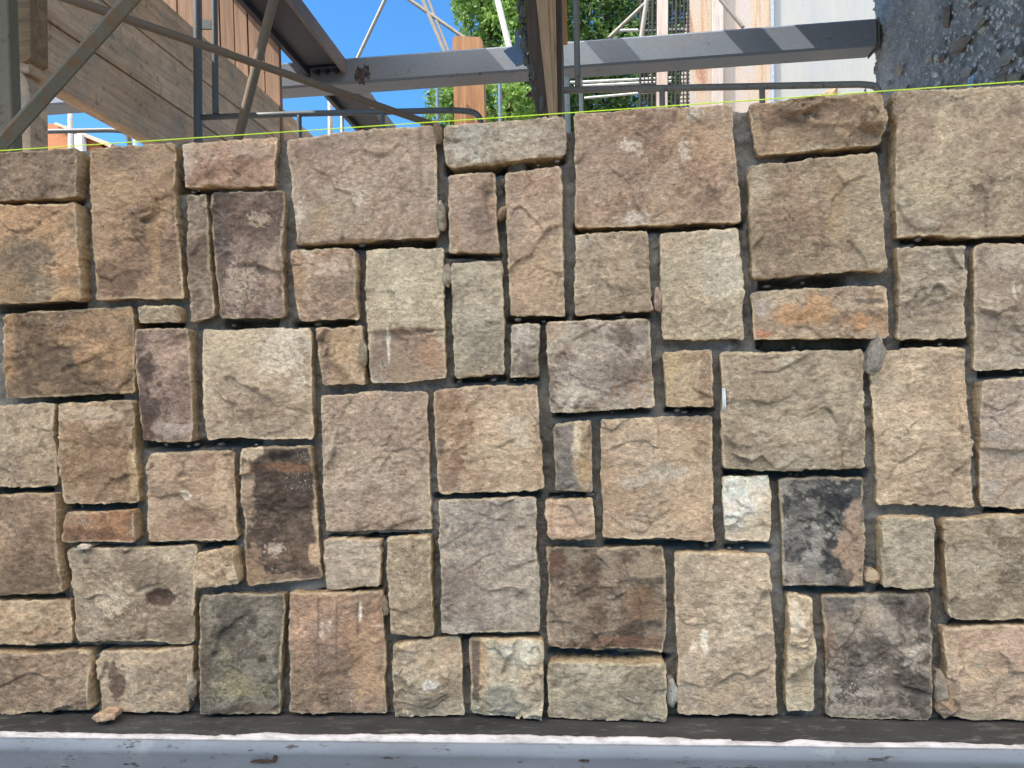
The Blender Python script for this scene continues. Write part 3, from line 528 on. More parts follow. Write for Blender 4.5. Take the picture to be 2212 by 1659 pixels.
    n3 = fbm(X, Z, 0*X, 15, 4, sd+60); c = c*(1 + .16*n3[..., None] + .22*fbm(X + .3*Z, Z*1.5, 0*X, 90, 3, sd+61)[..., None])
    c = c*(1 + .42*strokes[..., None] + .18*strokes2[..., None])
    tint = fbm(X, Z, 0*X, 10, 3, sd+66)[..., None]; c = c*(1 + tint*np.array([.06, 0, -.08]))
    if sid in MOT:
        mc, ma = MOT[sid]; mm = fbm(X, Z, 0*X, 26, 5, sd+500, .72); m2 = fbm(X, Z, 0*X, 7, 3, sd+501)
        mk = (ss(.02, .22, mm + .5*m2)*ma)[..., None]; c = c*(1-mk) + cl(mc)*mk
    for (ax_, ay_, rx, ry, pc, soft, fr) in PAT.get(sid, []):
        if pc[0]-pc[2] > 80: pc = (pc[0]*.97, pc[1]*1.0, pc[2]*.95)
        rr = np.hypot((px-ax_)/rx, (py-ay_)/ry)
        nn = fbm(X, Z, 0*X, fr, 4, int(ax_)+sd, .6)
        f = 1 - rr + nn*(1.5 if soft > .75 else .9)*soft*1.4 + .28*fbm(X, Z, 0*X, 130, 2, int(ay_))*min(1, soft*2)
        mk = ss(-.04-.25*soft*(soft < .8), .12+.25*soft*(soft < .8), f)*(.9 if soft < .5 else .75)
        mk = mk*(.92 if sid in (9, 14, 16, 17, 53, 57, 39, 21) else .72); c = c*(1-mk[..., None]) + cl(pc)*mk[..., None]*(1 + .15*n3[..., None])
    c = c if sid in (57, 16, 60, 22, 48) else c*.88 + .12*cl((152, 132, 108)); gr_ = c.mean(-1, keepdims=True); c = gr_ + (c-gr_)*.64; c = c*(.84 + .50*ss(.06, .26, gr_))
    rg = np.abs(fbm(X, Z*1.2, 0*X, 11, 4, sd+95, .55)); ck = ss(.022, .004, rg)*ss(.12, .3, fbm(X, Z, 0*X, 9, 2, sd+97)); c = c*(1 - .30*ck[..., None]); V_CK = ck
    # fresh, paler stone on the broken arrises
    em = np.minimum(np.minimum(a, W-a), np.minimum(b, H-b))
    ef = ss(.0042, .0010, em + .004*fbm(X, Z, 0*X, 40, 3, sd+70))[..., None]*.6
    c = c*(1-ef) + (c*.35 + cl((226, 212, 186))*.62)*ef
    # assemble grid + sides
    N = (nu+1)*(nv+1); V = np.stack([X, Y, Z], -1).reshape(-1, 3); CC = np.clip(c, .01, .82).reshape(-1, 3)
    idx = np.arange(N).reshape(nv+1, nu+1)
    fc = np.stack([idx[:-1, :-1], idx[1:, :-1], idx[1:, 1:], idx[:-1, 1:]], -1).reshape(-1, 4)
    loop = np.concatenate([idx[0, :-1], idx[:-1, -1], idx[-1, ::-1][:-1], idx[::-1, 0][:-1]])
    cen = np.array([X.mean(), 0, Z.mean()])
    m_ = len(loop); rings = [np.arange(N, N+m_)]; VV = [V, V[loop]]; CCs = [CC, CC[loop]]; base = N+m_; L0 = V[loop]; Lc = CC[loop]
    dcol = lin((176, 148, 108), K) if sid not in (57, 60, 22, 48, 16) else lin((140, 116, 88), K)
    mean = CC.mean(0)
    for k, dep in enumerate((.006, .015, .026, .04, .06, .10)):
        R_ = L0.copy(); R_[:, 1] = L0[:, 1]*(1 - min(1, dep/.03)) + yo*min(1, dep/.03) + dep
        dirn = (L0 - cen); dirn[:, 1] = 0; dirn /= np.maximum(np.linalg.norm(dirn, axis=1, keepdims=True), 1e-6)
        am = .0025*fbm(R_[:, 0]*1, R_[:, 2], R_[:, 1]*2, 55, 3, sd+80) + .003*fbm(R_[:, 0], R_[:, 2], R_[:, 1], 18, 2, sd+81)
        shrink = {0: .0004, 1: .0, 2: -.0005, 3: -.002, 4: -.004, 5: -.008}[k]
        R_ = R_ + dirn*(am*ss(0, .012, dep) + shrink)[:, None]
        R_[:, 1] = np.maximum(R_[:, 1], VV[-1][-len(loop):, 1] + .002 if k else L0[:, 1]+.002)
        VV.append(R_); mixk = min(1, dep/.012)*.65
        n4 = fbm(R_[:, 0], R_[:, 2], R_[:, 1], 40, 4, sd+90)[:, None]
        CCs.append((Lc*(1-mixk) + (mean*.45+dcol*.55)*mixk)*(1 + .35*n4)); rings.append(np.arange(base, base+len(loop))); base += len(loop)
    m_ = len(loop); F2 = []
    for i in range(len(rings)-1):
        A_, B_ = rings[i], rings[i+1]
        F2.append(np.stack([A_, np.roll(A_, -1), np.roll(B_, -1), B_], -1))
    faces = np.concatenate([fc] + F2).tolist()
    faces.append(rings[-1][::-1].tolist())
    o = mesh('stone', np.concatenate(VV), faces, M_STONE, wall, np.clip(np.concatenate(CCs), .01, .9), True, label)
    return o, (X, Z)
OUT = []
for rec in ST:
    build_stone(rec); OUT.append(rec)

# mortar core: front sheet with relief, deep voids under many stones, top and back
def stringline(px): return 325 - .0678*px
TOPX = [-80, 178, 380, 610, 950, 1230, 1600, 1920, 2100, 2300]; TOPO = [12, 14, 10, 20, 42, 44, 24, 6, 6, 6]
VOID = [(0,440,175,436,9),(380,406,470,412,9),(650,534,935,524,9),(965,366,1090,362,12),(1140,352,1215,344,10),(1640,742,1880,742,13),(1640,614,1820,606,10),
 (1700,345,1900,324,5),(1245,496,1600,486,9),(1950,518,2230,514,9),(485,700,600,698,9),(110,862,260,858,8),(310,960,430,958,8),(10,668,180,656,8),
 (640,700,760,697,6),(440,958,560,956,7),(0,1062,110,1060,6),(140,1094,290,1092,5),(940,1072,1160,1067,6),(1200,894,1400,886,6),(1245,688,1400,680,6),
 (720,1160,900,1158,6),(1190,1408,1440,1420,6),(1570,1022,1870,1024,9),(2120,808,2230,802,8),(2060,1345,2230,1345,6),(1900,1270,2010,1274,5),(1440,886,1540,886,5),
 (-20,1298,130,1292,6),(-20,1406,150,1402,6),(160,1400,400,1402,6),(970,552,1078,556,4),(320,1180,500,1178,5),(960,1376,1160,1376,5),(1700,1275,1860,1275,6),
 (1310,1174,1540,1176,6),(1100,690,1220,690,6),(985,822,1090,816,5),(1105,820,1160,818,5),(700,1276,820,1274,5),(1570,1180,1660,1180,5),(2130,1104,2230,1110,8),(1190,1070,1280,1068,4),(1950,742,2090,738,8),(290,702,390,702,5)]
gx = np.arange(-1.75, 1.72, .006); 
za = PY(1106, 1566, MORTAR_Y)[2]
NZ = 250
xx, tt = np.meshgrid(gx, np.linspace(0, 1, NZ))
# top edge height per x
topz = []
for x_ in gx:
    px_, _ = inv_px(np.array([x_]), np.array([2.2]), MORTAR_Y); px_ = float(px_[0])
    o_ = np.interp(px_, TOPX, TOPO); topz.append(PY(px_, stringline(px_) + o_, MORTAR_Y)[2])
topz = np.array(topz) + .004*fbm(gx, 0*gx, 0*gx, 30, 4, 3)
zz = za + (topz[None, :] - za)*tt
mpx, mpy = inv_px(xx, zz, MORTAR_Y)
vd = 0*xx
for (x0, y0, x1, y1, th) in VOID:
    t = np.clip((mpx-x0)/(x1-x0), 0, 1); yy = y0 + (y1-y0)*t
    d_ = np.abs(mpy-yy)/th; ex = ss(-8, 6, mpx-x0)*ss(-8, 6, x1-mpx)
    vd = np.maximum(vd, ss(1.35, .7, d_ + .5*fbm(xx, zz, 0*xx, 24, 3, int(x0+y0)))*ex)
cr = fbm(xx, zz, 0*xx, 50, 4, 77, .6)
my = MORTAR_Y + .010*fbm(xx, zz, 0*xx, 9, 3, 70) - .0060*cr - np.maximum(0, cr-.1)*.014 + vd*.075
n = xx.size; idx = np.arange(n).reshape(xx.shape)
V = np.stack([xx, my, zz], -1).reshape(-1, 3)
fc = np.stack([idx[:-1, :-1], idx[:-1, 1:], idx[1:, 1:], idx[1:, :-1]], -1).reshape(-1, 4).tolist()
top = idx[-1]; bk = V[top].copy(); bk[:, 1] = .30; bt = V[idx[0]].copy(); bt[:, 1] = .30
b0 = n; b1 = n + len(gx); V = np.concatenate([V, bk, bt])
m_ = len(gx)
for i in range(m_-1):
    fc.append([int(top[i]), int(top[i+1]), b0+i+1, b0+i]); fc.append([b0+i, b0+i+1, b1+i+1, b1+i])
mesh('mortar', V, fc, M_MORTAR, wall, None, True)

# crumbs of mortar squeezed out of the bed joints: part of the mortar look
rng = np.random.RandomState(4)
def pebble(mb, c, r3, seed, n=2):
    import bmesh
    bm = bmesh.new(); bmesh.ops.create_icosphere(bm, subdivisions=n, radius=1)
    P = np.array([v.co[:] for v in bm.verts]); Fc = [[v.index for v in f.verts] for f in bm.faces]; bm.free()
    P = P*(1 + .35*fbm(P[:, 0], P[:, 1], P[:, 2], 1.3, 3, seed)[:, None])
    mb.add(P*np.array(r3) + np.array(c), Fc)
cm = MB()
for i in range(70):
    k = rng.randint(len(VOID)); x0, y0, x1, y1, th = VOID[k]; t = rng.rand()
    px_, py_ = x0 + (x1-x0)*t, y0 + (y1-y0)*t + rng.uniform(.0, 1.)*th*.9
    yy = rng.uniform(.012, .045)
    p = PY(px_, py_ + 0, yy); s_ = rng.uniform(.0025, .006)
    if stringline(px_) + 20 < py_: pebble(cm, p, (s_*rng.uniform(.8, 1.8), s_, s_*.8), i, 1)
cm.build('mortar_crumbs', M_MORTAR, wall, True)
wall.children[-1]['kind'] = 'stuff'

# small wedge chips pushed into the joints
def chip(px, py, w_, h_, c, tilt=0.0, y=.0, name='stone_chip', parent=wall, seed=0, label=None, depth=.03):
    rs = np.random.RandomState(seed+3); P = PY(px, py, y); s_ = (y-CAM[1])/FPX
    hw, hh = w_*s_/2, h_*s_/2
    # angular blade: outline pentagon, ridge line towards the viewer
    out = [(-.75, -.8), (-1, .1), (-.35, .95), (.25, 1.0), (.95, .35), (.8, -.55), (.2, -1)]
    out = [(a+rs.uniform(-.15, .15), b+rs.uniform(-.12, .12)) for a, b in out]
    ct, st_ = math.cos(tilt), math.sin(tilt); V = []
    def T(a, b, d): 
        x_, z_ = a*hw, b*hh; return (P[0]+x_*ct-z_*st_, P[1]+d, P[2]+x_*st_+z_*ct)
    n_ = len(out)
    for a, b in out: V.append(T(a, b, 0))
    for a, b in out: V.append(T(a*.9, b*.9, depth))
    r1 = T(-.05, .55, -.010); r2 = T(.15, -.35, -.013)
    V += [r1, r2]; A, B = 2*n_, 2*n_+1
    Fc = [[0, 1, A, B], [1, 2, A], [2, 3, A], [3, 4, A], [4, 5, B, A], [5, 6, B], [6, 0, B]]
    Fc += [[i, i+n_, (i+1) % n_+n_, (i+1) % n_] for i in range(n_)] + [list(range(n_, 2*n_))]
    # subdivide once with noise for a broken look
    import bmesh
    bm = bmesh.new(); vs = [bm.verts.new(v) for v in V]
    for f in Fc: bm.faces.new([vs[i] for i in f])
    bmesh.ops.recalc_face_normals(bm, faces=bm.faces)
    bmesh.ops.triangulate(bm, faces=bm.faces); bmesh.ops.subdivide_edges(bm, edges=bm.edges, cuts=3, use_grid_fill=True)
    bm.verts.index_update(); bm.verts.ensure_lookup_table()
    VV = np.array([v.co[:] for v in bm.verts]); FF = [[v.index for v in f.verts] for f in bm.faces]; bm.free()
    nn = fbm(VV[:, 0], VV[:, 1], VV[:, 2], 90, 3, seed+9)[:, None]; m0 = VV.mean(0)
    VV = VV + (VV-m0)*nn*.16
    cl0 = lin(c, K); cl0 = cl0.mean() + (cl0-cl0.mean())*.6; cc = cl0[None]*(1 + .4*fbm(VV[:, 0], VV[:, 1], VV[:, 2], 60, 3, seed)[:, None])
    return mesh(name, VV, FF, M_STONE, parent, cc, False, label)
CH = [(945,285,22,60,(140,112,74),.12,'pointed brown chip standing in the top joint'),(953,466,21,68,(150,138,118),.05,'grey chip in the joint beside the largest pinkish stone'),(1084,459,24,34,(170,138,96),-.5,'small angular tan chip'),
 (966,595,24,54,(158,142,120),.0,'two toned chip beside the cream stone'),(784,762,19,58,(156,142,112),.05,'rounded pale chip beside the small ochre stone'),(1421,648,19,54,(172,140,118),.05,'pinkish chip beside the cream stone'),
 (1893,772,34,84,(140,132,120),-.28,'large grey chip leaning over the joint'),(413,1484,30,60,(150,136,112),.1,'tan chip beside the dark grey green stone'),(833,1309,15,46,(150,134,110),.1,'thin chip beside the olive tan stone'),
 (1451,1497,26,60,(170,170,168),.0,'blue grey chip beside the tall pale stone'),(1886,1245,32,28,(190,160,118),.0,'small bright tan chip in the joint'),(2034,1484,30,74,(158,142,118),.1,'tan chip beside the dark grey brown stone'),
 (2046,1530,44,40,(160,128,88),.5,'ochre chip at the foot of the right joint'),(181,1181,36,14,(200,186,164),.0,'thin white sliver above the stone with the hollow')]
for i, (a, b, w_, h_, c, t_, lb) in enumerate(CH): chip(a, b, w_, h_, c, t_, .004 if i != 6 else -.012, seed=i*7+1, label=lb)
chip(1088, 396, 16, 20, (120,110,95), .3, .02, seed=91, label='grey lump of stone high in the narrow joint')
# wire tie poking out of a joint
tm = MB(); tube(tm, bend([PY(1561, 838, -.002), PY(1563, 880, -.004), PY(1558, 897, .02)], .006), .0016, 8)
tube(tm, bend([PY(1565, 838, -.002), PY(1567, 880, -.004), PY(1561, 899, .02)], .006), .0016, 8)
tm.build('wire_tie', plain('galvanised_wire', (196, 200, 200), .4), wall, True)

# loose stone on the ledge
ls = chip(222, 1549, 58, 25, (188,150,104), .08, -.035, name='loose_stone', parent=None, seed=55, depth=.03)
tag(ls, 'small loose tan stone lying on the dark ledge at the foot of the wall', 'stone')

# string line
sm = MB(); A = PY(-200, 325+.0678*200, -.016); B = PY(2420, 325-.0678*2420, -.016)
tube(sm, [A + (B-A)*t - np.array([0, 0, .002*math.sin(math.pi*t)]) for t in np.linspace(0, 1, 40)], .0011, 8)
m, t, b = newmat('string_yellow_green'); b.inputs['Base Color'].default_value = (.55, .80, .03, 1); b.inputs['Roughness'].default_value = .6
so_ = sm.build('string_line', m); tag(so_, 'taut yellow green mason string along the top course', 'string')

# ------------------------------------------------------------------ steel sill beam under the wall
Z0 = PY(1106, 1556, 0.0)[2]
sill = empty('steel_sill', (0, -.05, float(Z0-.2)), 'painted blue grey steel beam carrying the wall, with white strip along its edge', 'steel beam')
def strip_grid(name, prof, mat, x0=-1.75, x1=1.72, dx=.006, nz=.0006, seed=0, wav=None, parent=None, label=None):
    xs = np.arange(x0, x1, dx); V = []; k = len(prof)
    for i, x_ in enumerate(xs):
        for j, (y_, z_) in enumerate(prof):
            o1 = nz*float(0); V.append([x_, y_, z_])
    V = np.array(V); V[:, 1] += nz*fbm(V[:, 0], V[:, 1]*3, V[:, 2]*3, 14, 3, seed); V[:, 2] += nz*fbm(V[:, 0], V[:, 1]*3, V[:, 2]*3, 14, 3, seed+5)
    if wav is not None: V = wav(V, k)
    fc = []
    for i in range(len(xs)-1):
        for j in range(k-1): fc.append([i*k+j, i*k+j+1, (i+1)*k+j+1, (i+1)*k+j])
    return mesh(name, V, fc, mat, parent, None, True, label)
def ledge_mat():
    m, t, b = newmat('wet_mortar_smear'); p = pos(t)
    g = noise(t, p, 9, 8, .7, (.5, 1, 1)); g2 = noise(t, p, 60, 7, .75, (.35, 1, 1)); g3 = noise(t, p, 200, 3, .6)
    c = ramp(t, g, [(.3, lin((44, 43, 42))), (.6, lin((64, 62, 60))), (.8, lin((90, 88, 84)))])
    c = mix(t, ramp(t, g2, [(.55, 0.), (.66, .6)]), c, lin((112, 110, 102)))
    t.links.new(c, b.inputs['Base Color']); b.inputs['Roughness'].default_value = .75; b.inputs['Specular IOR Level'].default_value = .25
    bump(t, b, [(g2, .5, .003), (g3, .3, .001)]); return m
yl = -.071
strip_grid('mortar_bed', [(.12, Z0), (.05, Z0), (0, Z0), (-.04, Z0-.0015), (yl+.004, Z0-.003), (yl, Z0-.006), (yl, Z0-.03)], ledge_mat(), seed=3, nz=.0012, parent=sill)
zw = PY(1106, 1595, yl-.004)[2]; zb = PY(1106, 1606, yl-.004)[2]
def ragged(V, k):
    j = np.arange(len(V)) % k
    top_ = j <= 2
    V[top_, 2] += .0035*1.5*fbm(V[top_, 0], 0*V[top_, 0], 0*V[top_, 0], 16, 5, 8, .6) + .0035*np.sign(fbm(V[top_, 0], 0*V[top_, 0], 0*V[top_, 0], 2.2, 1, 18))*.5
    return V
m, t, b = newmat('white_foam_strip'); p = pos(t); g = noise(t, p, 60, 6, .7, (.4, 1, 1)); g2 = noise(t, p, 9, 6, .8, (1, 1, .2))
c = ramp(t, g, [(.32, lin((150, 142, 138))), (.55, lin((196, 188, 184)))]); c = mix(t, ramp(t, g2, [(.66, 0.), (.68, .7)]), c, lin((150, 138, 130)))
t.links.new(c, b.inputs['Base Color']); b.inputs['Roughness'].default_value = .8; bump(t, b, [(g, .5, .001)])
strip_grid('white_strip', [(yl+.002, zw), (yl-.002, zw+.0008), (yl-.006, zw-.001), (yl-.008, zw-.006), (yl-.008, zb+.003), (yl-.006, zb)], m, dx=.004, wav=ragged, parent=sill, seed=9)
def sill_mat():
    m, t, b = newmat('blue_grey_paint'); p = pos(t)
    g = noise(t, p, 3, 8, .65, (1, 1, 3)); g2 = noise(t, p, 34, 6, .7, (.3, 1, 1.2), loc=(2, 0, 1)); g3 = noise(t, p, 90, 4, .6, (.5, 1, 1), loc=(7, 3, 3)); g4 = noise(t, p, 7, 6, .7, (.6, 1, 1), loc=(1, 9, 4))
    c = ramp(t, g, [(.3, lin((94, 97, 101))), (.55, lin((108, 114, 122))), (.75, lin((124, 128, 134)))])
    c = mix(t, ramp(t, g4, [(.58, 0.), (.7, .4)]), c, lin((168, 166, 158)))
    c = mix(t, ramp(t, g2, [(.615, 0.), (.63, .95)]), c, lin((50, 42, 38)))
    c = mix(t, ramp(t, g3, [(.62, 0.), (.70, .6)]), c, lin((70, 66, 62)))
    t.links.new(c, b.inputs['Base Color']); b.inputs['Roughness'].default_value = .6
    bump(t, b, [(g2, .3, .001), (g, .2, .003)]); return m
M_SILL = sill_mat(); zk = PY(1106, 1637, yl-.014)[2]
strip_grid('flange', [(yl-.003, zb+.001), (yl-.008, zb-.001), (yl-.0135, zk+.006), (yl-.014, zk), (yl-.011, zk-.004), (yl-.010, zk-.08), (yl, zk-.1), (yl+.1, zk-.1)], M_SILL, parent=sill, seed=19, nz=.0005)
rm = MB()
for (a, b_, w_, h_) in ((568, 1645, 52, 7),(1262, 1643, 20, 5),(594, 1637, 10, 12)):
    p = PY(a, b_, yl-.0135); s_ = 1.43/1660*.5; ang = np.linspace(0, 2*math.pi, 18, endpoint=False)
    prism(rm, [(p[0]+w_*s_*math.cos(q)*(1+.25*math.sin(q*5+a)), yl-.0148 , p[2]+h_*s_*math.sin(q)*(1+.3*math.cos(q*7))) for q in ang], (0, .005, 0))
rm.build('rust_scab', plain('rust_black', (52, 36, 28), .9, 80, .6), sill)

exec_bg = True
# ------------------------------------------------------------------ background: timber and steel left
XP = -1.95
M_PLANK = wood_mat('weathered_form_boards', (200, 160, 126), (238, 202, 166), 'y', 9, stain=(176, 160, 140))
hh = [float(PX(a, b, XP)[2]) for a, b in ((160, 225), (250, 140), (360, 111), (400, 50))]
# board edges from image points on plane x=XP
ze = [PX(310, 297, XP)[2], PX(417, 250, XP)[2], PX(417, 154, XP)[2], PX(472, 105, XP)[2]]
st0 = PX(100, 200, XP)
bw_ = (ze[3]-ze[0])/3
pw = empty('board_wall', (XP, 2.0, 0), 'formwork wall of wide weathered horizontal boards receding on the left', 'board wall')
pm = MB(); yn = float(PX(62, 100, XP)[1])
for k in range(3):
    z0_, z1_ = ze[0] + bw_*k, ze[0] + bw_*(k+1)
    box(pm, XP-.045, XP - .002*k, yn, 5.2, z0_+.005, z1_-.005, .003)
box(pm, XP-.075, XP-.047, yn+.01, 5.19, ze[0]+.01, ze[3]-.01, .003)  # backing sheet added behind the boards to keep sun out of the seams
pm.build('boards', M_PLANK, pw)
pm = MB(); box(pm, XP-.12, XP-.055, 4.9, 5.0, 0, ze[3], .003); pm.build('stud', M_PLANK, pw)
# post of stacked blocks at the near end
M_ENDG = wood_mat('end_grain_timber', (120, 94, 68), (176, 142, 104), 'x', 26)
eb = empty('timber_post', PX(40, 140, XP) * [1, 1, 0], 'rough sawn timber post with a notched block at the near end of the board wall', 'post')
y_ = yn - .02
a0 = PY(20, 0, y_); a1 = PY(64, 0, y_)
def imgprism(mb, pts, y, d): prism(mb, [PY(a, b, y) for a, b in pts], (0, d, 0))
pm = MB(); imgprism(pm, [(10, -60), (64, -60), (66, 125), (50, 134), (10, 122)], y_, .09); pm.build('upper_block', M_ENDG, eb)
pm = MB(); imgprism(pm, [(10, 146), (42, 152), (58, 172), (65, 200), (67, 420), (10, 420)], y_+.01, .09); pm.build('lower_block', M_PLANK, eb)
# vertical boards
yv = float(PX(603, 190, XP)[1])
vb = empty('vertical_board_panel', PY(520, 100, yv)*[1, 1, 0], 'panel of reddish vertical boards behind the receding board wall', 'board panel')
M_VB = wood_mat('reddish_boards', (120, 92, 72), (160, 126, 100), 'z', 9)
pm = MB(); xs = [PY(a, 100, yv)[0] for a in (330, 385, 430, 476, 507, 536, 570, 603)]
for i in range(7): box(pm, xs[i]+.003, xs[i+1]-.003, yv+.003*(i % 2), yv+.04, ze[3]-.3, 5.2, .003)
pm.build('boards', M_VB, vb)

# steel beams
M_STEEL = metal_mat('grey_steel_paint', (126, 134, 146), .35, .45, dirt=(136, 136, 138), sc=9)
M_STEELD = metal_mat('dark_primer_steel', (38, 44, 60), .1, .5, dirt=(52, 56, 68), sc=9)
YB = 3.95
cb = empty('cross_beam', PY(1300, 120, YB), 'long grey painted square steel beam crossing behind the wall top', 'steel beam')
zt0 = PY(1300, 83, YB)[2]; zb0 = PY(1300, 141, YB)[2]; xR = PY(1897, 60, YB)[0]
dep = .21
cbm = MB(); box(cbm, -4.5, xR, YB, YB+dep, zb0, zt0, .014); cbm.build('beam_body', M_STEEL, cb)
cbm = MB(); box(cbm, xR-.0, xR+.010, YB-.004, YB+dep+.004, zb0-.004, zt0+.004, .002); cbm.build('end_plate', metal_mat('dark_plate', (92, 88, 84), .6), cb)
# weld scar / burnt patch
rm = MB(); p = PY(783, 160, YB); ang = np.linspace(0, 2*math.pi, 60, endpoint=False)
for (ox, oz, sx, sz, sd_) in ((-.01, 0, .036, .062, 3), (.034, .012, .022, .05, 8), (-.045, -.02, .016, .03, 5)):
    rn = 1 + .7*fbm(np.cos(ang)*1.5, np.sin(ang)*1.5, 0*ang, 2.2, 4, sd_, .65)
    prism(rm, [(p[0]+ox+sx*math.cos(q)*r_, YB-.0006-.0003*sd_/3, p[2]+oz+sz*math.sin(q)*r_) for q, r_ in zip(ang, rn)], (0, .01, 0))
rm.build('burnt_patch', metal_mat('burnt_steel', (88, 82, 82), 1.0, .9, rc=(48, 36, 32), sc=34, dirt=(90, 82, 82)), cb)
# beam along y
hz = zb0 - .03
ob = empty('overhead_beam', PZ(690, 120, hz), 'dark steel beam running away overhead, bolted across the grey beam', 'steel beam')
xl = PY(661, 164, YB-.02); xr = PY(747, 164, YB-.02)
hz = float((xl[2]+xr[2])/2); xL, xRr = float(xl[0]), float(xr[0])
obm = MB()
for (ya, yb) in ((-.0, YB-.012), (YB+dep+.01, 8.5)):
    box(obm, xL, xL+.035, ya, yb, hz, hz+.13, .004)
    box(obm, xL+.034, xRr-.018, ya, yb, hz+.045, hz+.06, .002)
obm.build('web', M_STEELD, ob)
obm = MB()
for (ya, yb) in ((-.0, YB-.012), (YB+dep+.01, 8.5)): box(obm, xRr-.018, xRr, ya, yb, hz, hz+.12, .004)
obm.build('flange', metal_mat('flange_dusty', (118, 104, 94), .35, .6, dirt=(150, 128, 112)), ob)
obm = MB(); box(obm, xL+.05, xRr-.03, YB-.10, YB-.013, hz+.028, hz+.043, .002); obm.build('clip_plate', M_STEELD, ob)
for k in range(3):
    bm_ = MB(); cx_ = xL+.10+.07*k; 
    tube(bm_, [(cx_, YB-.055, hz+.006), (cx_, YB-.055, hz+.028)], .017, 6); tube(bm_, [(cx_, YB-.055, hz-.004), (cx_, YB-.055, hz+.006)], .009, 10)
    bm_.build('bolt', plain('bolt_black', (34, 34, 38), .5), ob)

# ------------------------------------------------------------------ scaffolding
M_PIPE = metal_mat('scaffold_dark', (104, 108, 110), .5, .5, rc=(92, 78, 62), sc=22, dirt=(96, 90, 80))
M_PIPEB = metal_mat('scaffold_brown', (136, 114, 92), .9, .75, rc=(122, 104, 84), sc=30, dirt=(110, 96, 80))
M_PIPEL = metal_mat('scaffold_light', (150, 142, 130), .5, .5, rc=(104, 84, 66), sc=22, dirt=(120, 108, 92))
YS = 2.0
def px2r(w_, y): return w_/2*(y-CAM[1])/FPX
f1 = empty('scaffolding', PY(427, 290, YS)*[1, 1, 0], 'dark steel scaffold frame with a curved end rail in front of the board walls', 'scaffold frame', 'scaffold frames behind the wall')
pm = MB(); tube(pm, seg(PY(426, -80, YS), PY(429, 420, YS)), px2r(19, YS), 14); pm.build('post', M_PIPE, f1, True)
pm = MB(); tube(pm, seg(PY(462, -80, YS), PY(466, 246, YS)), px2r(14, YS), 14); pm.build('inner_post', M_PIPE, f1, True)
pm = MB(); tube(pm, bend([PY(430, 254, YS), PY(640, 246, YS), PY(990, 238, YS), PY(1036, 244, YS), PY(1044, 300, YS)], .07), px2r(13, YS), 14); pm.build('rail', M_PIPE, f1, True)
for a in (646, 826):
    pm = MB(); tube(pm, seg(PY(a, 246 - (a-640)*.04, YS), PY(a+2, 330, YS)), px2r(11, YS), 12); pm.build('strut', M_PIPE, f1, True)
pm = MB(); imgprism(pm, [(433, 42), (456, 42), (456, 62), (433, 62)], YS-.01, .012); pm.build('link_plate', M_PIPE, f1)
f2 = empty('scaffolding', PY(90, 310, YS+.5)*[1, 1, 0], 'short dark scaffold rail with rounded end low at the far left', 'scaffold frame', 'scaffold frames behind the wall')
pm = MB(); tube(pm, bend([PY(30, 286, YS+.5), PY(90, 284, YS+.5), PY(240, 281, YS+.5), PY(276, 284, YS+.5), PY(286, 360, YS+.5)], .12), px2r(11, YS+.5), 12); pm.build('rail', M_PIPE, f2, True)
pm = MB(); tube(pm, seg(PY(95, 286, YS+.5), PY(96, 400, YS+.5)), px2r(13, YS+.5), 12); pm.build('strut', M_PIPE, f2, True)
def brace(name, p0, p1, y0, y1, wd, mat, label, sq=False, group='scaffold braces'):
    pm = MB(); A_ = PY(*p0, y0); B_ = PY(*p1, y1); r_ = px2r(wd, (y0+y1)/2)
    tube(pm, seg(A_, B_, 26), r_, 14, .03, int(p0[0]))
    o = pm.build(name, mat, None, True); tag(o, label, 'scaffold brace', group); return o
brace('scaffold_brace', (40, -40), (960, 278), .75, 1.95, 18, M_PIPEB, 'brown round scaffold brace sloping gently down to the right')
brace('scaffold_brace', (598, -30), (512, 310), YS-.32, YS-.3, 21, M_PIPEB, 'steep brown round scaffold brace crossing the sloping one')
# angle brace, near
pm = MB(); A_ = PY(304, -30, .75); B_ = PY(-30, 345, .75); d = B_-A_; d /= np.linalg.norm(d); n1 = np.cross(d, (0, 1, 0)); n1 /= np.linalg.norm(n1)
wv = px2r(43, .75)
prof = [(-1, .25), (-.92, .1), (-.1, -.75), (.1, -.75), (.95, -.05), (1, .15), (.9, .25), (.0, -.45), (-.9, .4)]
k = len(prof); V = []; Fc = []
pts = seg(A_, B_, 30)
for p in pts:
    for (a, b) in prof: V.append(p + n1*a*wv + np.array([0, 1, 0])*b*wv)
for i in range(30):
    for j in range(k): Fc.append([i*k+j, i*k+(j+1) % k, (i+1)*k+(j+1) % k, (i+1)*k+j])
pm.add(V, Fc); o = pm.build('angle_brace', metal_mat('galvanised_angle', (122, 112, 92), .8, .7, rc=(126, 92, 58), sc=16, dirt=(92, 86, 72)))
tag(o, 'thick rusty grey angle iron brace slanting across the upper left corner', 'brace')
pm = MB(); x0 = PY(-30, 100, .9); x1 = PY(20, 100, .9); box(pm, x0[0], x1[0], .9, .95, 1.2, 3.4, .004)
o = pm.build('steel_post', metal_mat('dirty_post', (124, 112, 92), .5, .8, rc=(96, 78, 60), dirt=(130, 118, 96))); tag(o, 'dirty grey brown post at the left edge of the photo', 'post')

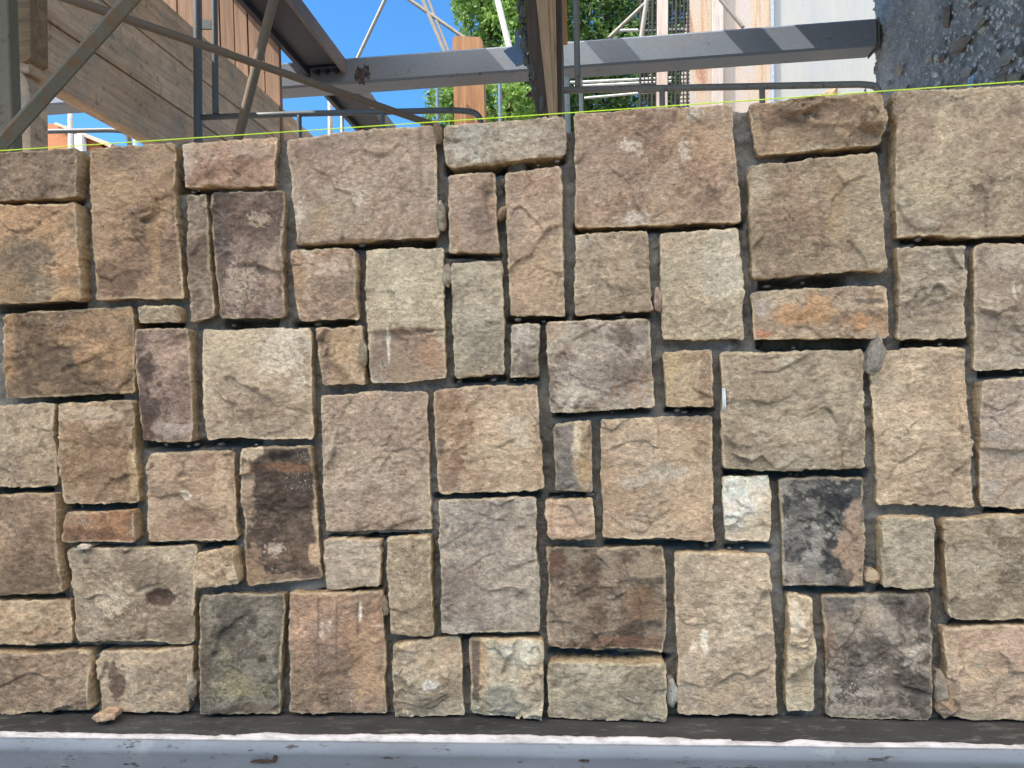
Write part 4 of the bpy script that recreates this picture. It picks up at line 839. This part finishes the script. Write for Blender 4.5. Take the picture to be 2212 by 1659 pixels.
# right frame
YR = 2.3
f3 = empty('scaffolding', PY(1210, 200, YR)*[1, 1, 0], 'pale steel scaffold frame with long rail right of the timber', 'scaffold frame', 'scaffold frames behind the wall')
pm = MB(); tube(pm, seg(PY(1206, -60, YR), PY(1214, 330, YR)), px2r(16, YR), 14); pm.build('post', M_PIPEL, f3, True)
pm = MB(); tube(pm, seg(PY(1243, -60, YR), PY(1248, 188, YR)), px2r(13, YR), 14); pm.build('inner_post', M_PIPEL, f3, True)
pm = MB(); tube(pm, bend([PY(1212, 195, YR), PY(1660, 186, YR), PY(1862, 182, YR), PY(1896, 186, YR), PY(1904, 240, YR)], .06), px2r(14, YR), 14); pm.build('rail', M_PIPEL, f3, True)
for a in (1326, 1430, 1646):
    pm = MB(); tube(pm, seg(PY(a+59 if a == 1326 else a, 190, YR), PY(a+60 if a == 1326 else a+2, 300, YR)), px2r(12, YR), 12)
    if a != 1326: pm.build('strut', M_PIPEL, f3, True)
# white tubes behind
M_WT = plain('white_painted_tube', (206, 204, 196), .5, 30, .2)
for (a0, b0, a1, b1, wd, lb) in ((1223, 165, 1227, 320, 13, 'thick white tube standing behind the gap beside the pale scaffold frame'), (1254, 165, 1257, 300, 9, 'thinner white tube beside the thick white tube')):
    pm = MB(); tube(pm, seg(PY(a0, b0, 2.9), PY(a1, b1, 2.9)), px2r(wd, 2.9), 12); o = pm.build('white_tube', M_WT, None, True); tag(o, lb, 'tube')
for i, (a, b0, b1, wd, y, lb) in enumerate(((713, 208, 320, 11, 4.8, 'pale post left of the two in the gap below the beams'), (739, 250, 320, 8, 4.8, 'slim pale post right of the two in the gap below the beams'),
        (152, 250, 330, 11, 5.6, 'pale far post at the left over the orange roof'), (292, 245, 330, 10, 5.6, 'pale post beside the rounded rail end'), (321, 262, 330, 8, 5.6, 'slimmer pale post right of the rounded rail end'))):
    pm = MB(); tube(pm, seg(PY(a, b0-8, y), PY(a+1, b1, y)), px2r(wd, y), 10); o = pm.build('pale_post', M_WT, None, True); tag(o, lb, 'post', 'pale posts in the background')
M_BP = plain('blue_grey_tube', (106, 124, 146), .4, 30, .2)
for (a, b0, b1, wd, lb) in ((945, 186, 330, 7, 'thin blue steel tube left of the wooden post'), (1080, 178, 330, 8, 'thin blue steel tube right of the wooden post')):
    pm = MB(); tube(pm, seg(PY(a-1, b0-40, 4.6), PY(a+2, b1, 4.6)), px2r(wd, 4.6), 10); o = pm.build('thin_tube', M_BP, None, True); tag(o, lb, 'tube')
YF = 5.0
FB = [((836, -10), (768, 135), 8, 'thin far brace slanting down to the left against the sky'), ((905, -20), (964, 120), 9, 'far brace slanting down to the right with a close twin'), ((918, -20), (972, 118), 6, 'slimmer twin of the far brace slanting right'),
      ((868, -12), (1046, 112), 8, 'long far brace running down to the wooden post'), ((1070, -20), (1102, 110), 13, 'pale channel shaped strut in front of the tree'),
      ((1412, -10), (1315, 82), 8, 'far brace slanting down left before the hedge'), ((1398, -10), (1384, 90), 10, 'short upright far strut before the mesh'), ((1545, -15), (1606, 60), 8, 'thin brace slanting down in front of the rusty sheet')]
for p0, p1, wd, lb in FB: brace('far_brace', p0, p1, YF, YF, wd, M_PIPEL if wd != 13 else M_WT, lb, group='far scaffold braces')

# timber bundle in the middle
YT = 1.6
tb = empty('timber_bundle', PY(1190, 240, YT)*[1, 1, 0], 'tall dark timber clamped to pale fresh studs, crusted with mortar', 'timber')
M_DT = wood_mat('dark_timber', (72, 54, 42), (106, 82, 64), 'z', 14); M_LT = wood_mat('fresh_stud', (168, 128, 92), (206, 166, 124), 'z', 30)
def slab(mb, pts, y, d): imgprism(mb, pts, y, d)
pm = MB(); slab(pm, [(1128, -60), (1157, -60), (1194, 330), (1172, 330), (1143, 130)], YT, .10); pm.build('dark_board', M_DT, tb)
for k, (a, b, c, d_, yy) in enumerate(((1156, 1181, 1202, 1193, .0), (1181, 1193, 1204, 1202, .008), (1193, 1201, 1206, 1204, .014))):
    pm = MB(); slab(pm, [(a-4, -60), (b-2, -60), (c, 330), (d_, 330)], YT-.006+yy, .09); pm.build('stud', M_LT, tb)
pm = MB(); slab(pm, [(1198, -60), (1213, -60), (1214, 330), (1205, 330)], YT+.03, .06); pm.build('side_board', M_DT, tb)
cm = MB(); rs = np.random.RandomState(9)
for i in range(110):
    t = rs.rand(); px_ = 1124 + 46*t*t*1.0 + rs.uniform(-6, 8); py_ = -20 + 260*t
    s_ = .004 + .011*rs.rand()**1.5; p = PY(px_, py_, YT-.002+rs.uniform(-.006, .06)); pebble(cm, p, (s_*rs.uniform(.5, 1), s_, s_*rs.uniform(.8, 2.6)), 200+i, 2)
cm.build('mortar_crust', M_MORTAR, tb, True)
pm = MB(); imgprism(pm, [(1087, 109), (1116, 96), (1148, 131), (1115, 142)], YT+.25, .012); imgprism(pm, [(1112, 62), (1116, 62), (1142, 128), (1138, 128), (1112, 98)], YT+.26, .03)
o = pm.build('steel_bracket', metal_mat('bracket_blue', (128, 150, 182), .2, .4)); tag(o, 'small blue grey angle bracket hanging beside the dark timber', 'bracket')
pm = MB(); imgprism(pm, [(1134, 206), (1158, 186), (1166, 208)], YT+.12, .02); o = pm.build('offcut', M_DT, tb)
# light stripe board right of the bundle
pm = MB(); imgprism(pm, [(1213, -60), (1222, -60), (1226, 90), (1214, 90)], YR+.3, .04); o = pm.build('orange_stud', wood_mat('orange_stud_wood', (176, 120, 72), (206, 150, 96), 'z', 20)); tag(o, 'narrow orange brown stud behind the pale scaffold post', 'stud')

# wooden post behind the beam
YW = 4.7
pm = MB(); imgprism(pm, [(977, 84), (983, 77), (1036, 80), (1042, 88), (1049, 330), (983, 330)], YW, .14)
o = pm.build('wooden_post', wood_mat('brown_post', (120, 84, 56), (172, 128, 90), 'z', 16)); tag(o, 'square brown wooden post rising behind the grey beam before the tree', 'post')
# pinkish white stud right
pm = MB(); imgprism(pm, [(1421, -60), (1443, -60), (1441, 330), (1419, 330)], 4.5, .05)
o = pm.build('pale_stud', wood_mat('pale_pink_stud', (176, 156, 148), (202, 186, 178), 'z', 20)); tag(o, 'pale pinkish upright stud in front of the black mesh', 'stud')
# mesh panel
mp = MB(); YM = 5.4
for i in range(13): 
    a = 1385 + i*8.5; tube(mp, [PY(a, -60, YM), PY(a-3, 330, YM)], .006 if i % 3 else .011, 6)
for j in range(44):
    b = -58 + j*8.6; tube(mp, [PY(1378, b, YM+.012), PY(1490, b-4, YM+.012)], .0055, 6)
o = mp.build('mesh_panel', plain('rebar_black', (38, 36, 36), .7)); tag(o, 'dark square wire mesh panel before the hedge', 'mesh panel')
pm = MB()
for (a0, b0, a1, b1) in ((1232, 178, 1450, 168), (1240, 186, 1450, 176), (1262, 212, 1440, 196), (1330, 66, 1480, 62)): tube(pm, seg(PY(a0, b0, 5.8), PY(a1, b1, 5.8), 4), .012, 8)
o = pm.build('wire_rails', M_WT); tag(o, 'thin pale rails running across in front of the shade-toned hedge', 'rails')

# bright sheets
def sheet_mat(name, kind):
    m, t, b = newmat(name); p = pos(t)
    g = noise(t, p, 4, 7, .7, (1, 1, .15), 1.0); g2 = noise(t, p, 60, 5, .7); g3 = noise(t, p, 14, 6, .7, (1, 1, .4))
    if kind == 'rust':
        c = ramp(t, g, [(.33, lin((150, 108, 84))), (.40, lin((178, 154, 128))), (.52, lin((170, 160, 156))), (.62, lin((180, 160, 138))), (.72, lin((166, 132, 104)))])
        c = mix(t, ramp(t, g2, [(.5, 0.), (.62, .5)]), c, lin((196, 186, 172)))
        c = mix(t, ramp(t, g3, [(.68, 0.), (.72, .6)]), c, lin((110, 66, 50)))
    else:
        c = ramp(t, g, [(.3, lin((150, 153, 155))), (.7, lin((168, 165, 157)))])
        c = mix(t, ramp(t, g3, [(.66, 0.), (.7, .5)]), c, lin((100, 90, 82)))
    t.links.new(c, b.inputs['Base Color']); b.inputs['Roughness'].default_value = .85; bump(t, b, [(g2, .4, .003)]); return m
YQ = 6.2
pm = MB(); pts = [(1496, -80)]; rs = np.random.RandomState(2)
edge = [(1493 - 33*(k/24.) + rs.uniform(-2.5, 2.5), -70 + 400*k/24.) for k in range(25)]
imgprism(pm, edge + [(1666, 330), (1664, -80)], YQ, .03)
o = pm.build('rusty_sheet', sheet_mat('rusty_stained_sheet', 'rust')); tag(o, 'sunlit plywood sheet stained rusty orange and pink', 'sheet')
pm = MB(); imgprism(pm, [(1540, -80), (1563, -80), (1562, 330), (1538, 330)], YQ-.05, .04)
o = pm.build('whitewashed_batten', wood_mat('whitewashed', (170, 156, 148), (192, 180, 172), 'z', 20)); tag(o, 'pale batten standing against the rusty stained sheet', 'batten')
pm = MB(); imgprism(pm, [(1671, -80), (1960, -80), (1960, 330), (1673, 330)], YQ+.02, .05)
o = pm.build('cement_board', sheet_mat('white_cement_panel', 'w')); tag(o, 'bright white speckled cement panel beside the rusty sheet', 'panel')
pm = MB(); imgprism(pm, [(1665, -80), (1671, -80), (1673, 330), (1667, 330)], YQ-.01, .05)
o = pm.build('corner_trim', plain('blue_trim', (150, 164, 196), .6)); tag(o, 'narrow bluish trim between the rusty sheet and the white panel', 'trim')
o = chip(1794, 212, 34, 52, (214, 178, 130), -.5, 4.4, name='tan_rubble', parent=None, seed=77, depth=.06); tag(o, 'tan broken stone perched above the rail before the white panel', 'stone')
pm = MB(); tube(pm, [PY(1793, 228, 4.4), PY(1794, 330, 4.4)], .012, 8); o = pm.build('rod', M_PIPE); tag(o, 'thin rod under the perched tan stone', 'rod')

# rough cement wall on the right, plane x = XW
XW = float(PY(1900, 60, YB)[0]) + .01
def cement_mat():
    m, t, b = newmat('rough_cement'); p = pos(t)
    g = noise(t, p, 3, 8, .7); g2 = noise(t, p, 40, 8, .75); g3 = noise(t, p, 120, 4, .6)
    c = ramp(t, g, [(.3, lin((138, 136, 134))), (.5, lin((168, 167, 166))), (.7, lin((200, 200, 202)))])
    c = mix(t, 1, c, ramp(t, g2, [(.3, .62), (.5, 1.), (.72, 1.35)]), 'MULTIPLY')
    c = mix(t, ramp(t, g3, [(.66, 0.), (.72, .8)]), c, lin((60, 56, 54)))
    t.links.new(c, b.inputs['Base Color']); b.inputs['Roughness'].default_value = .9; bump(t, b, [(g2, .9, .02), (g3, .6, .006)]); return m
cw = empty('cement_wall', (XW, 2.5, 0), 'rough grey cement wall studded with stone chips at the upper right', 'wall')
yy = np.arange(.7, YB+.16, .012); zz = np.arange(1.9, 4.9, .012); A_, B_ = np.meshgrid(yy, zz)
dx = .018*fbm(A_, B_, 0*A_, 3, 3, 5) + .024*fbm(A_, B_, 0*A_, 16, 5, 6, .7) + .032*np.maximum(0, fbm(A_, B_, 0*A_, 36, 3, 7))
xx = XW + .0 - dx + .02
V = np.stack([xx, A_ + .02*(A_ > YB+.12)*fbm(B_, 0*B_, 0*B_, 8, 4, 8), B_], -1).reshape(-1, 3); idx = np.arange(A_.size).reshape(A_.shape)
fc = np.stack([idx[:-1, :-1], idx[1:, :-1], idx[1:, 1:], idx[:-1, 1:]], -1).reshape(-1, 4).tolist()
e = idx[:, -1]; n0 = len(V); bk = V[e].copy(); bk[:, 0] += .3; V = np.concatenate([V, bk])
for i in range(len(e)-1): fc.append([int(e[i]), int(e[i+1]), n0+i+1, n0+i])
mesh('cement_face', V, fc, cement_mat(), cw, None, True)
rs = np.random.RandomState(12)
def wchip(px, py, w_, h_, c, seed, name='embedded_chip'):
    P = PX(px, py, XW-.012); s_ = np.linalg.norm(P-CAM)/FPX; mb = MB()
    import bmesh
    bm = bmesh.new(); bmesh.ops.create_icosphere(bm, subdivisions=1, radius=1)
    Q = np.array([v.co[:] for v in bm.verts]); Fc = [[v.index for v in f.verts] for f in bm.faces]; bm.free()
    r2 = np.random.RandomState(seed); Q = Q*(r2.uniform(.6, 1.15, (len(Q), 1)))
    a = r2.uniform(-.6, .6); Q = Q @ np.array([[1, 0, 0], [0, math.cos(a), -math.sin(a)], [0, math.sin(a), math.cos(a)]])
    V = Q*np.array([w_*s_*.30, w_*s_*.95, h_*s_*.50]) + P
    cl0 = lin(c, K); cl0 = cl0.mean() + (cl0-cl0.mean())*.45; cc = cl0[None]*(1+.2*r2.uniform(-1, 1, (len(Q), 1)))
    return mesh(name, V, Fc, M_STONE, cw, cc, False)
big = [(2044,38,24,62,(128,108,92)),(2076,98,42,38,(132,116,104)),(2038,92,14,26,(142,128,122)),(2120,48,26,20,(160,150,132)),(2122,66,18,14,(190,186,170)),(1943,152,16,38,(170,144,112)),(2005,128,16,20,(190,180,160)),
 (2036,125,16,24,(120,92,78)),(2021,125,12,18,(196,190,176)),(2046,132,12,18,(186,162,140)),(2090,152,26,28,(150,146,150)),(2148,114,14,24,(160,158,156)),(2176,124,36,40,(150,150,150)),(2160,142,18,18,(150,152,156)),(2050,192,18,42,(140,110,84)),
 (2166,182,34,60,(138,116,92)),(2190,170,34,40,(150,138,112)),(1868,212,18,44,(140,126,118)),(1961,196,14,34,(110,88,74)),(2020,162,14,12,(214,214,210)),(2096,70,16,14,(170,166,150)),(2118,24,14,20,(180,172,160)),(2200,52,18,12,(160,132,112)),(2024,180,14,14,(176,176,170)),(1995,200,14,34,(130,140,146)),(2102,12,16,10,(120,96,80)),
 (1920,178,12,18,(136,130,128)),(2205,110,16,40,(120,112,106)),(2070,170,10,26,(150,148,146)),(2186,76,12,12,(190,190,186)),(2150,90,10,10,(176,176,176))]
for i, r_ in enumerate(big): wchip(r_[0], r_[1], r_[2]*.85, r_[3]*.8, r_[4], seed=300+i)
sm_ = MB()
for i in range(520):
    px_ = rs.uniform(1906, 2212); py_ = rs.uniform(-5, 215); s_ = rs.uniform(.003, .011)*(.6 + .8*(px_-1900)/312)
    pebble(sm_, PX(px_, py_, XW-.008), (s_*.7, s_, s_*1.1), 900+i, 1)
o = sm_.build('gravel_specks', plain('gravel_grey', (196, 194, 190), .9, 60, .4), cw); o['kind'] = 'stuff'
pm = MB(); p0 = PX(2100, 166, XW-.04); p1 = PX(2082, 232, XW-.04)
for oy in (-.016, .016): tube(pm, [p0+np.array([0, oy, 0]), p1+np.array([0, oy, 0])], .0055, 8)
tube(pm, [p0+np.array([0, -.018, 0]), p0+np.array([0, .018, 0])], .006, 8); tube(pm, [p1+np.array([0, -.018, 0]), p1+np.array([0, .018, 0])], .006, 8)
o = pm.build('blue_clip', plain('blue_plastic', (150, 186, 224), .4, 30, .1)); tag(o, 'slim light blue form clip stuck on the rough cement wall', 'clip')

# far left small background: orange roofed shed
sh = empty('shed', PY(160, 320, 9)*[1, 1, 0], 'small orange roofed shed with a white window far behind at the left', 'shed')
pm = MB(); imgprism(pm, [(40, 262), (122, 268), (200, 300), (236, 330), (236, 380), (40, 380)], 9, 1.5); pm.build('gable', plain('orange_gable', (176, 112, 74), .8), sh)
pm = MB(); imgprism(pm, [(116, 268), (120, 264), (242, 310), (238, 318)], 8.9, 1.7); pm.build('roof_edge', plain('pale_fascia', (206, 170, 146), .8), sh)
pm = MB(); imgprism(pm, [(160, 290), (176, 288), (178, 330), (162, 330)], 8.85, .1); pm.build('window', plain('white_frame', (214, 220, 226), .6), sh)

# ------------------------------------------------------------------ trees
def leaf_mat(name, c0, c1):
    m, t, b = newmat(name); a = nd(t, 'ShaderNodeAttribute'); a.attribute_name = 'Col'
    t.links.new(a.outputs['Color'], b.inputs['Base Color']); b.inputs['Roughness'].default_value = .55
    tr = nd(t, 'ShaderNodeBsdfTranslucent'); t.links.new(a.outputs['Color'], tr.inputs[0])
    mx = nd(t, 'ShaderNodeMixShader'); mx.inputs[0].default_value = .35
    t.links.new(b.outputs[0], mx.inputs[1]); t.links.new(tr.outputs[0], mx.inputs[2]); t.links.new(mx.outputs[0], t.nodes['Material Output'].inputs[0]); return m
M_LEAF = leaf_mat('leaves', None, None)
def crown(blobs, n, size, c0, c1, seed):
    rs = np.random.RandomState(seed); wts = np.array([b[3]*b[4]*b[5] for b in blobs]); wts = wts/wts.sum()
    k = rs.choice(len(blobs), n, p=wts); B_ = np.array(blobs)[k]
    d = rs.normal(size=(n, 3)); d /= np.linalg.norm(d, axis=1, keepdims=True); r_ = rs.uniform(.35, 1.08, n)**.5
    C_ = B_[:, :3] + d*r_[:, None]*B_[:, 3:6]
    keep = fbm(C_[:, 0], C_[:, 1], C_[:, 2], 1.6/1.0, 3, seed) > -.22; C_ = C_[keep]; n = len(C_)
    a = rs.normal(size=(n, 3)); a /= np.linalg.norm(a, axis=1, keepdims=True); b = np.cross(a, rs.normal(size=(n, 3))); b /= np.linalg.norm(b, axis=1, keepdims=True)
    s_ = rs.uniform(.6, 1.3, (n, 1))*size; nn = np.cross(a, b)
    V = np.stack([C_-a*s_, C_+b*s_*.45+nn*s_*.12, C_+a*s_, C_-b*s_*.45+nn*s_*.12], 1).reshape(-1, 3)
    t = rs.rand(n, 1)*.7 + .3*ss(-.5, .5, fbm(C_[:, 0], C_[:, 1], C_[:, 2], 1.1, 2, seed+3))[:, None]
    c = np.array(c0)*(1-t) + np.array(c1)*t; c = np.repeat(c, 4, 0)
    fc = np.arange(4*n).reshape(n, 4)
    return V, fc, c
def tree(name, blobs, n, size, c0, c1, seed, trunk, label, cat='tree'):
    t = empty(name, trunk[0], label, cat)
    V, fc, c = crown(blobs, n, size, c0, c1, seed); mesh('crown', V, fc, M_LEAF, t, c)
    tm = MB(); V2 = [np.array(p) for p in trunk]
    tube(tm, bend(V2, .5), .16, 10)
    for i, bb in enumerate(blobs[:7]): 
        tp = V2[-1]; mid = (tp+np.array(bb[:3]))/2 + np.array([0, 0, .15]); tube(tm, bend([tp - [0, 0, .6*i/3], mid, np.array(bb[:3])], .3), .05, 6)
    tm.build('trunk', plain('bark', (92, 76, 62), .9, 12, .4), t)
    return t
def blob(px, py, y, rpx, rpy, ry):
    p = PY(px, py, y); s_ = (y-CAM[1])/FPX; return (p[0], p[1], p[2], rpx*s_, ry, rpy*s_)
YG = 10.5
b1 = [blob(1040, 20, YG, 62, 60, .8), blob(1090, -60, YG, 90, 80, 1.2), blob(1110, 70, YG, 80, 60, .9), blob(1150, 150, YG, 80, 70, 1), blob(1010, 225, YG, 60, 40, .7), blob(960, 215, YG, 44, 26, .5), blob(1090, 240, YG, 90, 60, 1), blob(1000, -60, YG, 50, 50, .8), blob(960, 268, YG, 50, 26, .6), blob(1150, 20, YG, 70, 80, 1)]
tree('broadleaf_tree', b1, 26000, .052, (.09, .19, .04), (.30, .46, .10), 11, [PY(1100, 700, YG)*[1, 1, 0], PY(1105, 500, YG), PY(1100, 260, YG)], 'bright green leafy tree behind the grey beam, left of the timber')
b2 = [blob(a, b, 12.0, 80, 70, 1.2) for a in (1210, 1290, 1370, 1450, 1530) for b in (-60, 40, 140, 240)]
tree('shade_painted_tree', b2, 52000, .05, (.03, .08, .025), (.14, .25, .06), 12, [PY(1350, 700, 12)*[1, 1, 0], PY(1350, 500, 12), PY(1350, 260, 12)], 'dense green tree behind the mesh, right of the timber, shade painted into its leaf colour')  # darker leaf greens carry the shade on this side of the foliage

# ------------------------------------------------------------------ added unseen plank deck overhead, shades the wall and stripes the beam
dk = MB(); rs = np.random.RandomState(1)
ZD = 4.75; x_ = -7.0
while x_ < 3.4:
    w_ = .24; yend = 3.0 if x_ > -1.7 else .6
    if 1.35 <= x_ < 2.2: yend = 3.9
    if -2.75 <= x_ < -1.35: yend = 3.95
    for a, b, l in ((-.62, -.28, .90), (-.02, .10, .84), (.72, 1.4, .92), (.36, .46, .86)):  # longer planks placed so their shade stripes the beam
        if a <= x_ < b: yend = 3.0 + l
    box(dk, x_, x_+w_-.006, -1.45 + rs.uniform(-.08, .08), yend + rs.uniform(-.02, .02), ZD, ZD+.045, .004); x_ += w_
o = dk.build('added_shade_deck', wood_mat('shade_deck_planks', (130, 104, 76), (176, 144, 108), 'y', 12)); tag(o, 'unseen plank deck added overhead to shade the wall and stripe the beam', 'shade deck')
